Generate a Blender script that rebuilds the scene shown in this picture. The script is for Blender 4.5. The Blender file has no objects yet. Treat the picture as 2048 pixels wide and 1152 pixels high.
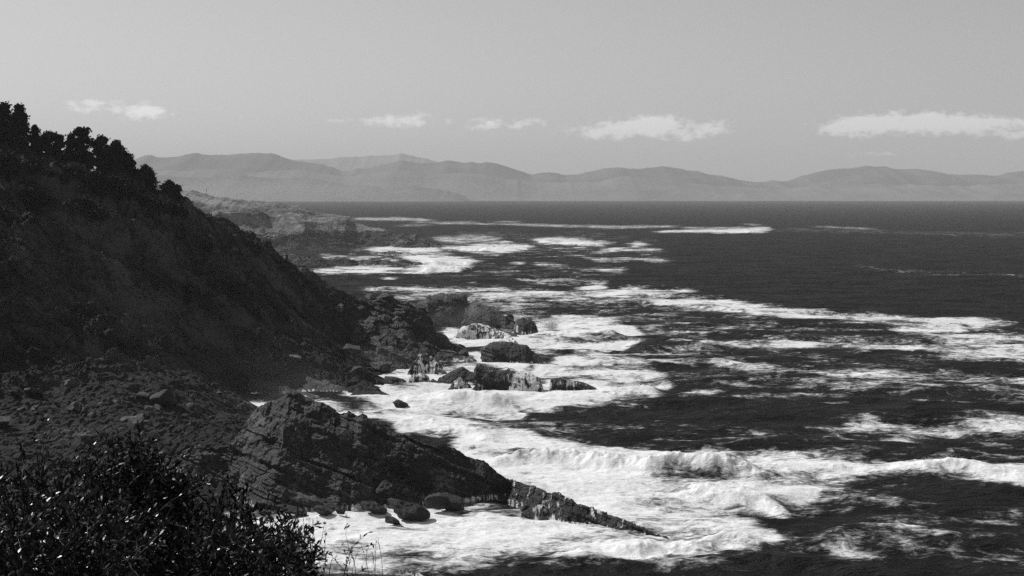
import bpy, math, random
import numpy as np
from mathutils import Vector

SC = bpy.context.scene
COL = SC.collection
R = math.radians
rng = np.random.default_rng(7)
random.seed(7)

# ------------------------------------------------------------------ camera
F, E, H = 2813.0, 390.0, 60.0          # focal length and eye level in 2048-px units, eye height above the sea in m
cam = bpy.data.cameras.new('camera')
cam.sensor_width = 36.0
cam.lens = 36.0 * F / 2048.0
cam.shift_y = -(576.0 - E) / 2048.0
cam.clip_start, cam.clip_end = 0.1, 80000.0
camo = bpy.data.objects.new('camera', cam)
COL.objects.link(camo)
camo.location = (0, 0, H)
camo.rotation_euler = (R(90), 0, 0)
SC.camera = camo

# ------------------------------------------------------------------ exposure
SC.view_settings.view_transform = 'Standard'
SC.view_settings.look = 'None'
SC.view_settings.exposure = 0.0
SC.view_settings.gamma = 1.0
SC.view_settings.use_curve_mapping = False
SC.cycles.use_denoising = False
SC.cycles.max_bounces = 5
SC.cycles.diffuse_bounces = 3
SC.cycles.volume_bounces = 0
SC.cycles.sample_clamp_indirect = 4.0

# ------------------------------------------------------------------ sun and sky (black and white, as through a red filter)
SUN_AZ, SUN_EL = -54.0, 38.0            # degrees: azimuth from the view direction (+Y), minus = left
sun_dir = Vector((math.sin(R(SUN_AZ)) * math.cos(R(SUN_EL)), math.cos(R(SUN_AZ)) * math.cos(R(SUN_EL)), math.sin(R(SUN_EL))))
sl = bpy.data.lights.new('sun', 'SUN')
sl.energy, sl.angle, sl.color = 4.2, R(0.5), (1.0, 1.0, 1.0)
so = bpy.data.objects.new('sun', sl)
COL.objects.link(so)
so.location = (0, 0, 300)
so.rotation_euler = sun_dir.to_track_quat('Z', 'Y').to_euler()

world = bpy.data.worlds.new('World')
SC.world = world
world.use_nodes = True
SKY_STRENGTH = 0.079
CLOUDS = [(290, 222, 26, 13, 1.0), (212, 212, 55, 12, .55), (335, 228, 46, 9, .4), (150, 210, 30, 8, .3), (480, 236, 14, 6, .4),
          (800, 240, 42, 12, .85), (740, 243, 36, 6, .4), (852, 245, 36, 7, .35), (972, 248, 32, 10, .8), (1055, 247, 38, 9, .6),
          (1250, 254, 62, 16, .95), (1190, 268, 42, 8, .6), (1312, 250, 36, 16, .9), (1400, 262, 42, 16, .85), (1440, 246, 22, 5, .4),
          (1694, 258, 48, 16, .95), (1780, 244, 74, 14, 1.0), (1872, 244, 60, 15, .9), (1960, 252, 80, 16, .9), (2040, 270, 36, 7, .6),
          (1740, 308, 52, 8, .42), (1872, 311, 28, 6, .35), (2030, 312, 30, 6, .3), (668, 240, 26, 4, .3), (2150, 250, 70, 14, .8)]


class NT:
    """small helper to write node trees as expressions"""
    def __init__(self, tree):
        self.t = tree; self.n = tree.nodes; self.l = tree.links
    def node(self, kind, **kw):
        nd = self.n.new(kind)
        for k, v in kw.items():
            setattr(nd, k, v)
        return nd
    def put(self, sock, v):
        if hasattr(v, 'is_linked') or isinstance(v, bpy.types.NodeSocket):
            self.l.new(v, sock)
        else:
            sock.default_value = v
    def m(self, op, a, b=0.0, c=None, clamp=False):
        nd = self.node('ShaderNodeMath', operation=op, use_clamp=clamp)
        self.put(nd.inputs[0], a); self.put(nd.inputs[1], b)
        if c is not None: self.put(nd.inputs[2], c)
        return nd.outputs[0]
    def vm(self, op, a, b=(0, 0, 0)):
        nd = self.node('ShaderNodeVectorMath', operation=op)
        self.put(nd.inputs[0], a)
        if op == 'SCALE': self.put(nd.inputs[3], b)
        else: self.put(nd.inputs[1], b)
        return nd.outputs[1] if op in ('DOT_PRODUCT', 'LENGTH', 'DISTANCE') else nd.outputs[0]
    def noise(self, vec, scale, detail=6.0, rough=0.55, lac=2.0, dist=0.0):
        nd = self.node('ShaderNodeTexNoise')
        self.put(nd.inputs['Vector'], vec)
        nd.inputs['Scale'].default_value = scale; nd.inputs['Detail'].default_value = detail
        nd.inputs['Roughness'].default_value = rough; nd.inputs['Lacunarity'].default_value = lac
        nd.inputs['Distortion'].default_value = dist
        return nd.outputs[0]
    def ramp(self, v, lo, hi, a=0.0, b=1.0, smooth=True):
        nd = self.node('ShaderNodeMapRange', interpolation_type='SMOOTHSTEP' if smooth else 'LINEAR')
        self.put(nd.inputs[0], v)
        for i, x in zip((1, 2, 3, 4), (lo, hi, a, b)): self.put(nd.inputs[i], x)
        return nd.outputs[0]
    def grey(self, v):
        nd = self.node('ShaderNodeCombineColor')
        for i in range(3): self.put(nd.inputs[i], v)
        return nd.outputs[0]
    def bump(self, h, strength, dist, normal=None):
        nd = self.node('ShaderNodeBump')
        nd.inputs['Strength'].default_value = strength; nd.inputs['Distance'].default_value = dist
        self.l.new(h, nd.inputs['Height'])
        if normal is not None: self.l.new(normal, nd.inputs['Normal'])
        return nd.outputs[0]


def build_world():
    T = NT(world.node_tree)
    T.n.clear()
    sky = T.node('ShaderNodeTexSky', sky_type='NISHITA', sun_disc=False)
    sky.sun_elevation = R(SUN_EL); sky.sun_rotation = R(SUN_AZ)
    sky.air_density, sky.dust_density, sky.ozone_density = 1.0, 0.25, 1.0
    sep = T.node('ShaderNodeSeparateColor')
    T.l.new(sky.outputs[0], sep.inputs[0])
    red = T.m('ADD', T.m('MULTIPLY', sep.outputs[0], 0.1), T.m('ADD', T.m('MULTIPLY', sep.outputs[1], 0.35), T.m('MULTIPLY', sep.outputs[2], 0.55)))
    tc = T.node('ShaderNodeTexCoord')
    d = tc.outputs['Generated']
    sx = T.node('ShaderNodeSeparateXYZ'); T.l.new(d, sx.inputs[0])
    yy = T.m('MAXIMUM', sx.outputs[1], 0.05)
    u = T.m('DIVIDE', sx.outputs[0], yy); v = T.m('DIVIDE', sx.outputs[2], yy)
    cv = T.node('ShaderNodeCombineXYZ'); T.l.new(u, cv.inputs[0]); T.l.new(v, cv.inputs[1])
    warp = T.noise(cv.outputs[0], 55.0, 4.0, 0.6)
    fine = T.noise(T.vm('MULTIPLY', cv.outputs[0], (1.0, 1.7, 1.0)), 95.0, 9.0, 0.6)
    v2 = T.m('ADD', v, T.m('MULTIPLY', T.m('SUBTRACT', warp, 0.5), 0.006))
    u2 = T.m('ADD', u, T.m('MULTIPLY', T.m('SUBTRACT', warp, 0.5), 0.02))
    u2 = T.m('SUBTRACT', u2, T.m('MULTIPLY', v2, 0.6))
    tot = None
    for (cx, cy, rx, ry, s) in CLOUDS:
        cvv = (E - cy) / F
        du = T.m('DIVIDE', T.m('SUBTRACT', u2, (cx - 1024) / F - 0.6 * cvv), rx * 1.25 / F)
        dv = T.m('DIVIDE', T.m('SUBTRACT', v2, cvv), ry * 1.2 / F)
        q = T.m('ADD', T.m('MULTIPLY', du, du), T.m('MULTIPLY', dv, dv))
        g = T.m('MULTIPLY', T.m('EXPONENT', T.m('MULTIPLY', q, -0.8)), s)
        tot = g if tot is None else T.m('ADD', tot, g)
    c = T.m('ADD', tot, T.m('MULTIPLY', T.m('SUBTRACT', fine, 0.5), 2.9))
    c = T.m('MULTIPLY', T.ramp(c, 0.2, 1.2), T.ramp(tot, 0.05, 0.4))
    base = T.m('MULTIPLY', red, SKY_STRENGTH)
    out = T.m('ADD', base, T.m('MULTIPLY', c, 0.33))
    bg = T.node('ShaderNodeBackground'); bg.inputs['Strength'].default_value = 1.0
    # strength of the sky itself is SKY_STRENGTH (folded in above so that the clouds keep their own level)
    T.l.new(T.grey(out), bg.inputs['Color'])
    ow = T.node('ShaderNodeOutputWorld')
    T.l.new(bg.outputs[0], ow.inputs[0])
build_world()

# ------------------------------------------------------------------ helpers: measuring, noise, meshes
def SD(py, z=0.0):                       # distance at which a point of height z shows at that picture row
    return (H - z) * F / (py - E)
def W(px, py, d):
    return np.array([(px - 1024) / F * d, d, H + (E - py) / F * d])

def _h(ix, iy, iz, seed):
    with np.errstate(over='ignore'):
        h = ix.astype(np.uint32) * np.uint32(374761393) + iy.astype(np.uint32) * np.uint32(668265263) + iz.astype(np.uint32) * np.uint32(2246822519) + np.uint32(seed * 3266489917 % 4294967296)
        h = (h ^ (h >> np.uint32(15))) * np.uint32(2246822519)
        h = (h ^ (h >> np.uint32(13))) * np.uint32(3266489917)
        h = h ^ (h >> np.uint32(16))
    return h.astype(np.float64) / 4294967295.0
def h1(k, seed=0):
    k = np.asarray(k).astype(np.int64)
    return _h(k, k * 0 + 3, k * 0 + 7, seed)
def vnoise(P, seed=0):
    i = np.floor(P).astype(np.int64); f = P - i
    f = f * f * f * (f * (f * 6 - 15) + 10)
    out = 0
    for dx in (0, 1):
        wx = f[:, 0] if dx else 1 - f[:, 0]
        for dy in (0, 1):
            wy = f[:, 1] if dy else 1 - f[:, 1]
            for dz in (0, 1):
                wz = f[:, 2] if dz else 1 - f[:, 2]
                out = out + _h(i[:, 0] + dx, i[:, 1] + dy, i[:, 2] + dz, seed) * wx * wy * wz
    return out * 2 - 1
ROT = np.array([[0.0, 0.8, 0.6], [-0.8, 0.36, -0.48], [-0.6, -0.48, 0.64]])
def fbm(P, octs=5, seed=0, gain=0.5):
    a, s, n = 1.0, 0.0, 0.0
    Q = np.array(P, float)
    for o in range(octs):
        s = s + a * vnoise(Q, seed + o); n += a
        a *= gain; Q = Q @ ROT.T * 2.03 + 17.3
    return s / n
def ridged(P, octs=4, seed=0):
    a, s, n = 1.0, 0.0, 0.0
    Q = np.array(P, float)
    for o in range(octs):
        s = s + a * (1 - np.abs(vnoise(Q, seed + o)) * 1.6); n += a
        a *= 0.5; Q = Q @ ROT.T * 2.1 + 9.1
    return s / n
def worley(P, seed=0, flat=False):
    i = np.floor(P).astype(np.int64)
    d1 = np.full(len(P), 9.0); d2 = np.full(len(P), 9.0); cid = np.zeros(len(P))
    for dx in (-1, 0, 1):
        for dy in (-1, 0, 1):
            for dz in ((0,) if flat else (-1, 0, 1)):
                c = i + np.array([dx, dy, dz])
                o = np.stack([_h(c[:, 0], c[:, 1], c[:, 2], seed + k) for k in (1, 2, 3)], 1)
                if flat: o[:, 2] = P[:, 2] - c[:, 2]
                dd = np.linalg.norm(c + o - P, axis=1)
                near = dd < d1
                d2 = np.where(near, d1, np.minimum(d2, dd))
                cid = np.where(near, _h(c[:, 0], c[:, 1], c[:, 2], seed + 9), cid)
                d1 = np.where(near, dd, d1)
    return d1, d2, cid
def sstep(x, a, b):
    t = np.clip((x - a) / (b - a), 0, 1)
    return t * t * (3 - 2 * t)

def mesh_obj(name, V, Fc, mat, parent=None, smooth=False, attrs=None):
    me = bpy.data.meshes.new(name)
    V = np.asarray(V, np.float32); Fc = np.asarray(Fc, np.int32)
    k = Fc.shape[1]
    me.vertices.add(len(V)); me.vertices.foreach_set('co', V.ravel())
    me.loops.add(Fc.size); me.loops.foreach_set('vertex_index', Fc.ravel())
    me.polygons.add(len(Fc))
    me.polygons.foreach_set('loop_start', np.arange(0, Fc.size, k, dtype=np.int32))
    me.polygons.foreach_set('use_smooth', np.full(len(Fc), smooth))
    me.update(calc_edges=True); me.validate()
    for an, av in (attrs or {}).items():
        at = me.attributes.new(an, 'FLOAT', 'POINT')
        at.data.foreach_set('value', np.asarray(av, np.float32))
    if mat is not None: me.materials.append(mat)
    o = bpy.data.objects.new(name, me)
    COL.objects.link(o)
    if parent is not None: o.parent = parent
    return o
def grid_faces(nr, nc):
    a = np.arange(nr * nc).reshape(nr, nc)
    return np.stack([a[:-1, :-1], a[:-1, 1:], a[1:, 1:], a[1:, :-1]], -1).reshape(-1, 4)
def grid_normals(G):
    du = np.gradient(G, axis=1); dv = np.gradient(G, axis=0)
    n = np.cross(du, dv)
    return n / (np.linalg.norm(n, axis=2, keepdims=True) + 1e-9)
def tag(o, label, cat, group=None, kind=None):
    o['label'] = label; o['category'] = cat
    if group: o['group'] = group
    if kind: o['kind'] = kind
    return o
def setting(o, label, cat):
    return tag(o, label, cat, kind='structure')
def empty(name, loc):
    o = bpy.data.objects.new(name, None)
    COL.objects.link(o); o.location = loc
    return o

# ------------------------------------------------------------------ materials (all greys: the photograph is black and white)
def new_mat(name):
    m = bpy.data.materials.new(name); m.use_nodes = True
    T = NT(m.node_tree); T.n.clear()
    out = T.node('ShaderNodeOutputMaterial')
    pos = T.node('ShaderNodeNewGeometry').outputs['Position']
    return m, T, out, pos
def principled(T, out, col, rough=0.8, spec=0.3, normal=None):
    b = T.node('ShaderNodeBsdfPrincipled')
    T.put(b.inputs['Base Color'], T.grey(col)); T.put(b.inputs['Roughness'], rough)
    b.inputs['Specular IOR Level'].default_value = spec
    if normal is not None: T.l.new(normal, b.inputs['Normal'])
    T.l.new(b.outputs[0], out.inputs[0])
    return b

BED_T = np.array([45.0, -7.0, -18.5]); BED_T /= np.linalg.norm(BED_T)       # the way the rock beds run down to the sea
BED_N = np.cross(BED_T, np.array([0.0, 0.96, -0.28])); BED_N /= np.linalg.norm(BED_N)
if BED_N[2] < 0: BED_N = -BED_N

def rock_material(name, lo=0.012, hi=0.06, bed=1.0, scale=1.0, pale=0.13):
    m, T, out, pos = new_mat(name)
    L = T.vm('DOT_PRODUCT', pos, tuple(BED_N))
    s = T.vm('DOT_PRODUCT', pos, tuple(BED_T))
    c = T.node('ShaderNodeCombineXYZ')
    T.l.new(T.m('MULTIPLY', s, 0.10 * scale), c.inputs[0]); T.l.new(T.m('MULTIPLY', L, 1.3 * scale), c.inputs[2])
    beds = T.noise(c.outputs[0], 1.0, 5.0, 0.6)
    big = T.noise(pos, 0.12 * scale, 6.0, 0.6); fine = T.noise(pos, 1.4 * scale, 6.0, 0.65)
    v = T.m('ADD', T.m('MULTIPLY', big, 0.55), T.m('ADD', T.m('MULTIPLY', fine, 0.35), T.m('MULTIPLY', T.m('SUBTRACT', beds, 0.4), 0.35 * bed)))
    col = T.ramp(v, 0.3, 0.75, lo, hi)
    lich = T.ramp(T.m('ADD', T.m('MULTIPLY', T.noise(pos, 0.2 * scale, 7.0, 0.66), 0.6), T.m('MULTIPLY', fine, 0.5)), 0.55, 0.74)
    col = T.m('ADD', col, T.m('MULTIPLY', lich, pale))
    # water running down and lying on the rock: white streaks where the mesh says so
    at = T.node('ShaderNodeAttribute', attribute_name='wash').outputs['Fac']
    sc = T.vm('MULTIPLY', pos, (1.3, 0.35, 0.08))
    st = T.m('ADD', T.m('MULTIPLY', T.noise(sc, 1.0, 4.0, 0.55, 2.0, 0.8), 0.6), T.m('MULTIPLY', T.noise(pos, 0.28, 3.0, 0.6), 0.4))
    wash = T.ramp(T.m('ADD', at, T.m('MULTIPLY', T.m('SUBTRACT', st, 0.5), 3.0)), 0.4, 0.75)
    col = T.m('ADD', T.m('MULTIPLY', col, T.m('SUBTRACT', 1.0, wash)), T.m('MULTIPLY', wash, 0.88))
    h = T.m('ADD', T.m('MULTIPLY', fine, 0.5), T.m('ADD', T.m('MULTIPLY', beds, 0.8 * bed), T.noise(pos, 5.0 * scale, 4.0, 0.6)))
    principled(T, out, col, 0.62, 0.25, T.bump(h, 0.8, 0.5 / scale))
    return m

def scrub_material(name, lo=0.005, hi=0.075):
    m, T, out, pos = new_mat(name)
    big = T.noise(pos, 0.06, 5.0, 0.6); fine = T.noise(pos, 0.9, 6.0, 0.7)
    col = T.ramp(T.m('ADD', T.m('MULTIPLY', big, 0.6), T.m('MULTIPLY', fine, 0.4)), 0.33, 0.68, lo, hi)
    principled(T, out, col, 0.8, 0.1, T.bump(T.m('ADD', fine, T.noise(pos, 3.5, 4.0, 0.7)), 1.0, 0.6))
    return m

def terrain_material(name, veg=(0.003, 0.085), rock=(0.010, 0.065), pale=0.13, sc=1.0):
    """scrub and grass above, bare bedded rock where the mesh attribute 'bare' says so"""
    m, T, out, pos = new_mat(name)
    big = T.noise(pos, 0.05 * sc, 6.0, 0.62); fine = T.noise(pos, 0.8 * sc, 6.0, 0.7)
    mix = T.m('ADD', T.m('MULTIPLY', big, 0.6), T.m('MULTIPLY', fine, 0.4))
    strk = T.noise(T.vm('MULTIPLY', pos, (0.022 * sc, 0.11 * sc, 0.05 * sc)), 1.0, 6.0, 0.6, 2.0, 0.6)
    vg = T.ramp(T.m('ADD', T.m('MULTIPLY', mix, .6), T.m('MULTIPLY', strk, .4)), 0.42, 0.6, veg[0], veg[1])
    L = T.vm('DOT_PRODUCT', pos, tuple(BED_N)); s = T.vm('DOT_PRODUCT', pos, tuple(BED_T))
    c = T.node('ShaderNodeCombineXYZ')
    T.l.new(T.m('MULTIPLY', s, 0.08 * sc), c.inputs[0]); T.l.new(T.m('MULTIPLY', L, 1.1 * sc), c.inputs[2])
    beds = T.noise(c.outputs[0], 1.0, 5.0, 0.6)
    rk = T.ramp(T.m('ADD', T.m('MULTIPLY', mix, 0.7), T.m('MULTIPLY', beds, 0.35)), 0.35, 0.75, rock[0], rock[1])
    rk = T.m('ADD', rk, T.m('MULTIPLY', T.ramp(mix, 0.57, 0.68), pale))
    at = T.node('ShaderNodeAttribute', attribute_name='bare').outputs['Fac']
    f = T.ramp(T.m('ADD', at, T.m('MULTIPLY', T.m('SUBTRACT', T.noise(pos, 0.22 * sc, 6.0, 0.65), 0.5), 1.4)), 0.4, 0.6)
    col = T.m('ADD', T.m('MULTIPLY', vg, T.m('SUBTRACT', 1.0, f)), T.m('MULTIPLY', rk, f))
    h = T.m('ADD', T.m('MULTIPLY', fine, 1.0), T.m('ADD', T.m('MULTIPLY', T.m('MULTIPLY', beds, f), 1.0), T.noise(pos, 3.0 * sc, 4.0, 0.7)))
    principled(T, out, col, 0.8, 0.12, T.bump(h, 0.9, 0.7 / sc))
    return m

M = {}
M['rock'] = rock_material('dark_rock')
M['boulder'] = rock_material('boulder_rock', 0.022, 0.11, 0.3, 1.0, 0.2)
M['wet_rock'] = rock_material('wet_rock', 0.012, 0.055, 0.7, 1.0, 0.06)
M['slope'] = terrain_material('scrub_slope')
M['headland'] = terrain_material('headland_sunlit_turf', (0.05, 0.36), (0.014, 0.11), 0.4, 0.25)  # turf and rock greys raised: sunlight on the headland painted into the colour
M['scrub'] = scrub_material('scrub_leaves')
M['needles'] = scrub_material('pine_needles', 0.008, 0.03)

def leaf_material(name, lo, hi, rough, spec):
    m, T, out, pos = new_mat(name)
    col = T.ramp(T.noise(pos, 30.0, 3.0, 0.6), 0.3, 0.7, lo, hi)
    principled(T, out, col, rough, spec)
    return m
M['leaf'] = leaf_material('glossy_leaf', 0.006, 0.02, 0.38, 0.4)
M['dull_leaf'] = leaf_material('dull_leaf', 0.006, 0.018, 0.5, 0.3)
M['stem'] = leaf_material('stem', 0.015, 0.04, 0.7, 0.2)
M['straw'] = leaf_material('dry_stalk', 0.05, 0.12, 0.7, 0.2)
M['bark'] = leaf_material('bark', 0.02, 0.05, 0.9, 0.1)
M['white_paint'] = leaf_material('white_wall', 0.7, 0.8, 0.7, 0.2)
M['roof'] = leaf_material('roof', 0.15, 0.25, 0.8, 0.1)

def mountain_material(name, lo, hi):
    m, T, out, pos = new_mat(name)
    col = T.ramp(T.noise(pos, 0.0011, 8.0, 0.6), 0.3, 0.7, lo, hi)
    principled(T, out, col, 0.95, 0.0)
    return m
M['mountain'] = mountain_material('mountain_haze_tone', 0.14, 0.20)  # darkest of the ranges: haze depth is painted as steps of grey
M['far_mountain'] = mountain_material('far_mountain_haze_tone', 0.28, 0.36)  # palest grey: thicker haze put into the far range's colour
M['hills'] = mountain_material('hill_haze_tone', 0.19, 0.25)  # middle step of the painted haze greys

def sea_material():
    m, T, out, pos = new_mat('sea_water')
    cov = T.node('ShaderNodeAttribute', attribute_name='foam').outputs['Fac']
    p2 = T.vm('MULTIPLY', pos, (0.8, 1.0, 0.0))
    n1 = T.noise(p2, 0.05, 12.0, 0.62, 2.0, 0.5)
    n2 = T.noise(p2, 0.25, 10.0, 0.66, 2.0, 1.0)
    n3 = T.noise(T.vm('MULTIPLY', pos, (0.45, 1.0, 0.0)), 0.9, 8.0, 0.7, 2.0, 1.5)
    n = T.m('ADD', T.m('MULTIPLY', n1, 0.45), T.m('ADD', T.m('MULTIPLY', n2, 0.35), T.m('MULTIPLY', n3, 0.2)))
    gate = T.ramp(cov, 0.0, 0.3, 0.3, 1.0)
    v = T.m('ADD', T.m('MULTIPLY', cov, 1.12), T.m('MULTIPLY', T.m('MULTIPLY', T.m('SUBTRACT', n, 0.5), 5.6), gate))
    foam = T.ramp(v, 0.42, 1.2)
    # foam: thin lace to thick froth
    thick = T.m('MULTIPLY', T.ramp(v, 0.5, 1.3, 0.5, 0.93), T.ramp(n3, 0.3, 0.6, 0.66, 1.0))
    fh = T.m('ADD', T.m('MULTIPLY', n3, 0.6), T.noise(pos, 2.2, 6.0, 0.65))
    fb = T.node('ShaderNodeBsdfDiffuse')
    T.put(fb.inputs['Color'], T.grey(thick)); T.l.new(T.bump(fh, 0.45, 0.35), fb.inputs['Normal'])
    # water: nearly black body, a share of sky reflection that grows towards grazing views of each wave face
    wv = T.noise(T.vm('MULTIPLY', pos, (0.7, 1.2, 0.0)), 0.28, 9.0, 0.62, 2.0, 0.4)
    wb = T.noise(T.vm('MULTIPLY', pos, (0.5, 1.0, 0.0)), 0.05, 6.0, 0.65, 2.0, 0.4)
    wn = T.bump(wv, 0.9, 1.5, T.bump(wb, 0.9, 6.0))
    lw = T.node('ShaderNodeLayerWeight'); lw.inputs['Blend'].default_value = 0.5
    T.l.new(wn, lw.inputs['Normal'])
    fac = T.m('ADD', 0.005, T.m('MULTIPLY', T.m('POWER', lw.outputs['Facing'], 6.0), T.ramp(T.m('ADD', T.m('MULTIPLY', wb, .5), T.m('MULTIPLY', wv, .5)), 0.38, 0.62, 0.015, 0.21)))
    gl = T.node('ShaderNodeBsdfGlossy'); gl.inputs['Roughness'].default_value = 0.28
    T.put(gl.inputs['Color'], (1, 1, 1, 1)); T.l.new(wn, gl.inputs['Normal'])
    df = T.node('ShaderNodeBsdfDiffuse'); df.inputs['Color'].default_value = (0.012, 0.012, 0.012, 1)
    T.l.new(wn, df.inputs['Normal'])
    mw = T.node('ShaderNodeMixShader'); T.put(mw.inputs[0], fac); T.l.new(df.outputs[0], mw.inputs[1]); T.l.new(gl.outputs[0], mw.inputs[2])
    mx = T.node('ShaderNodeMixShader'); T.put(mx.inputs[0], foam); T.l.new(mw.outputs[0], mx.inputs[1]); T.l.new(fb.outputs[0], mx.inputs[2])
    T.l.new(mx.outputs[0], out.inputs[0])
    return m
M['sea'] = sea_material()

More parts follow.
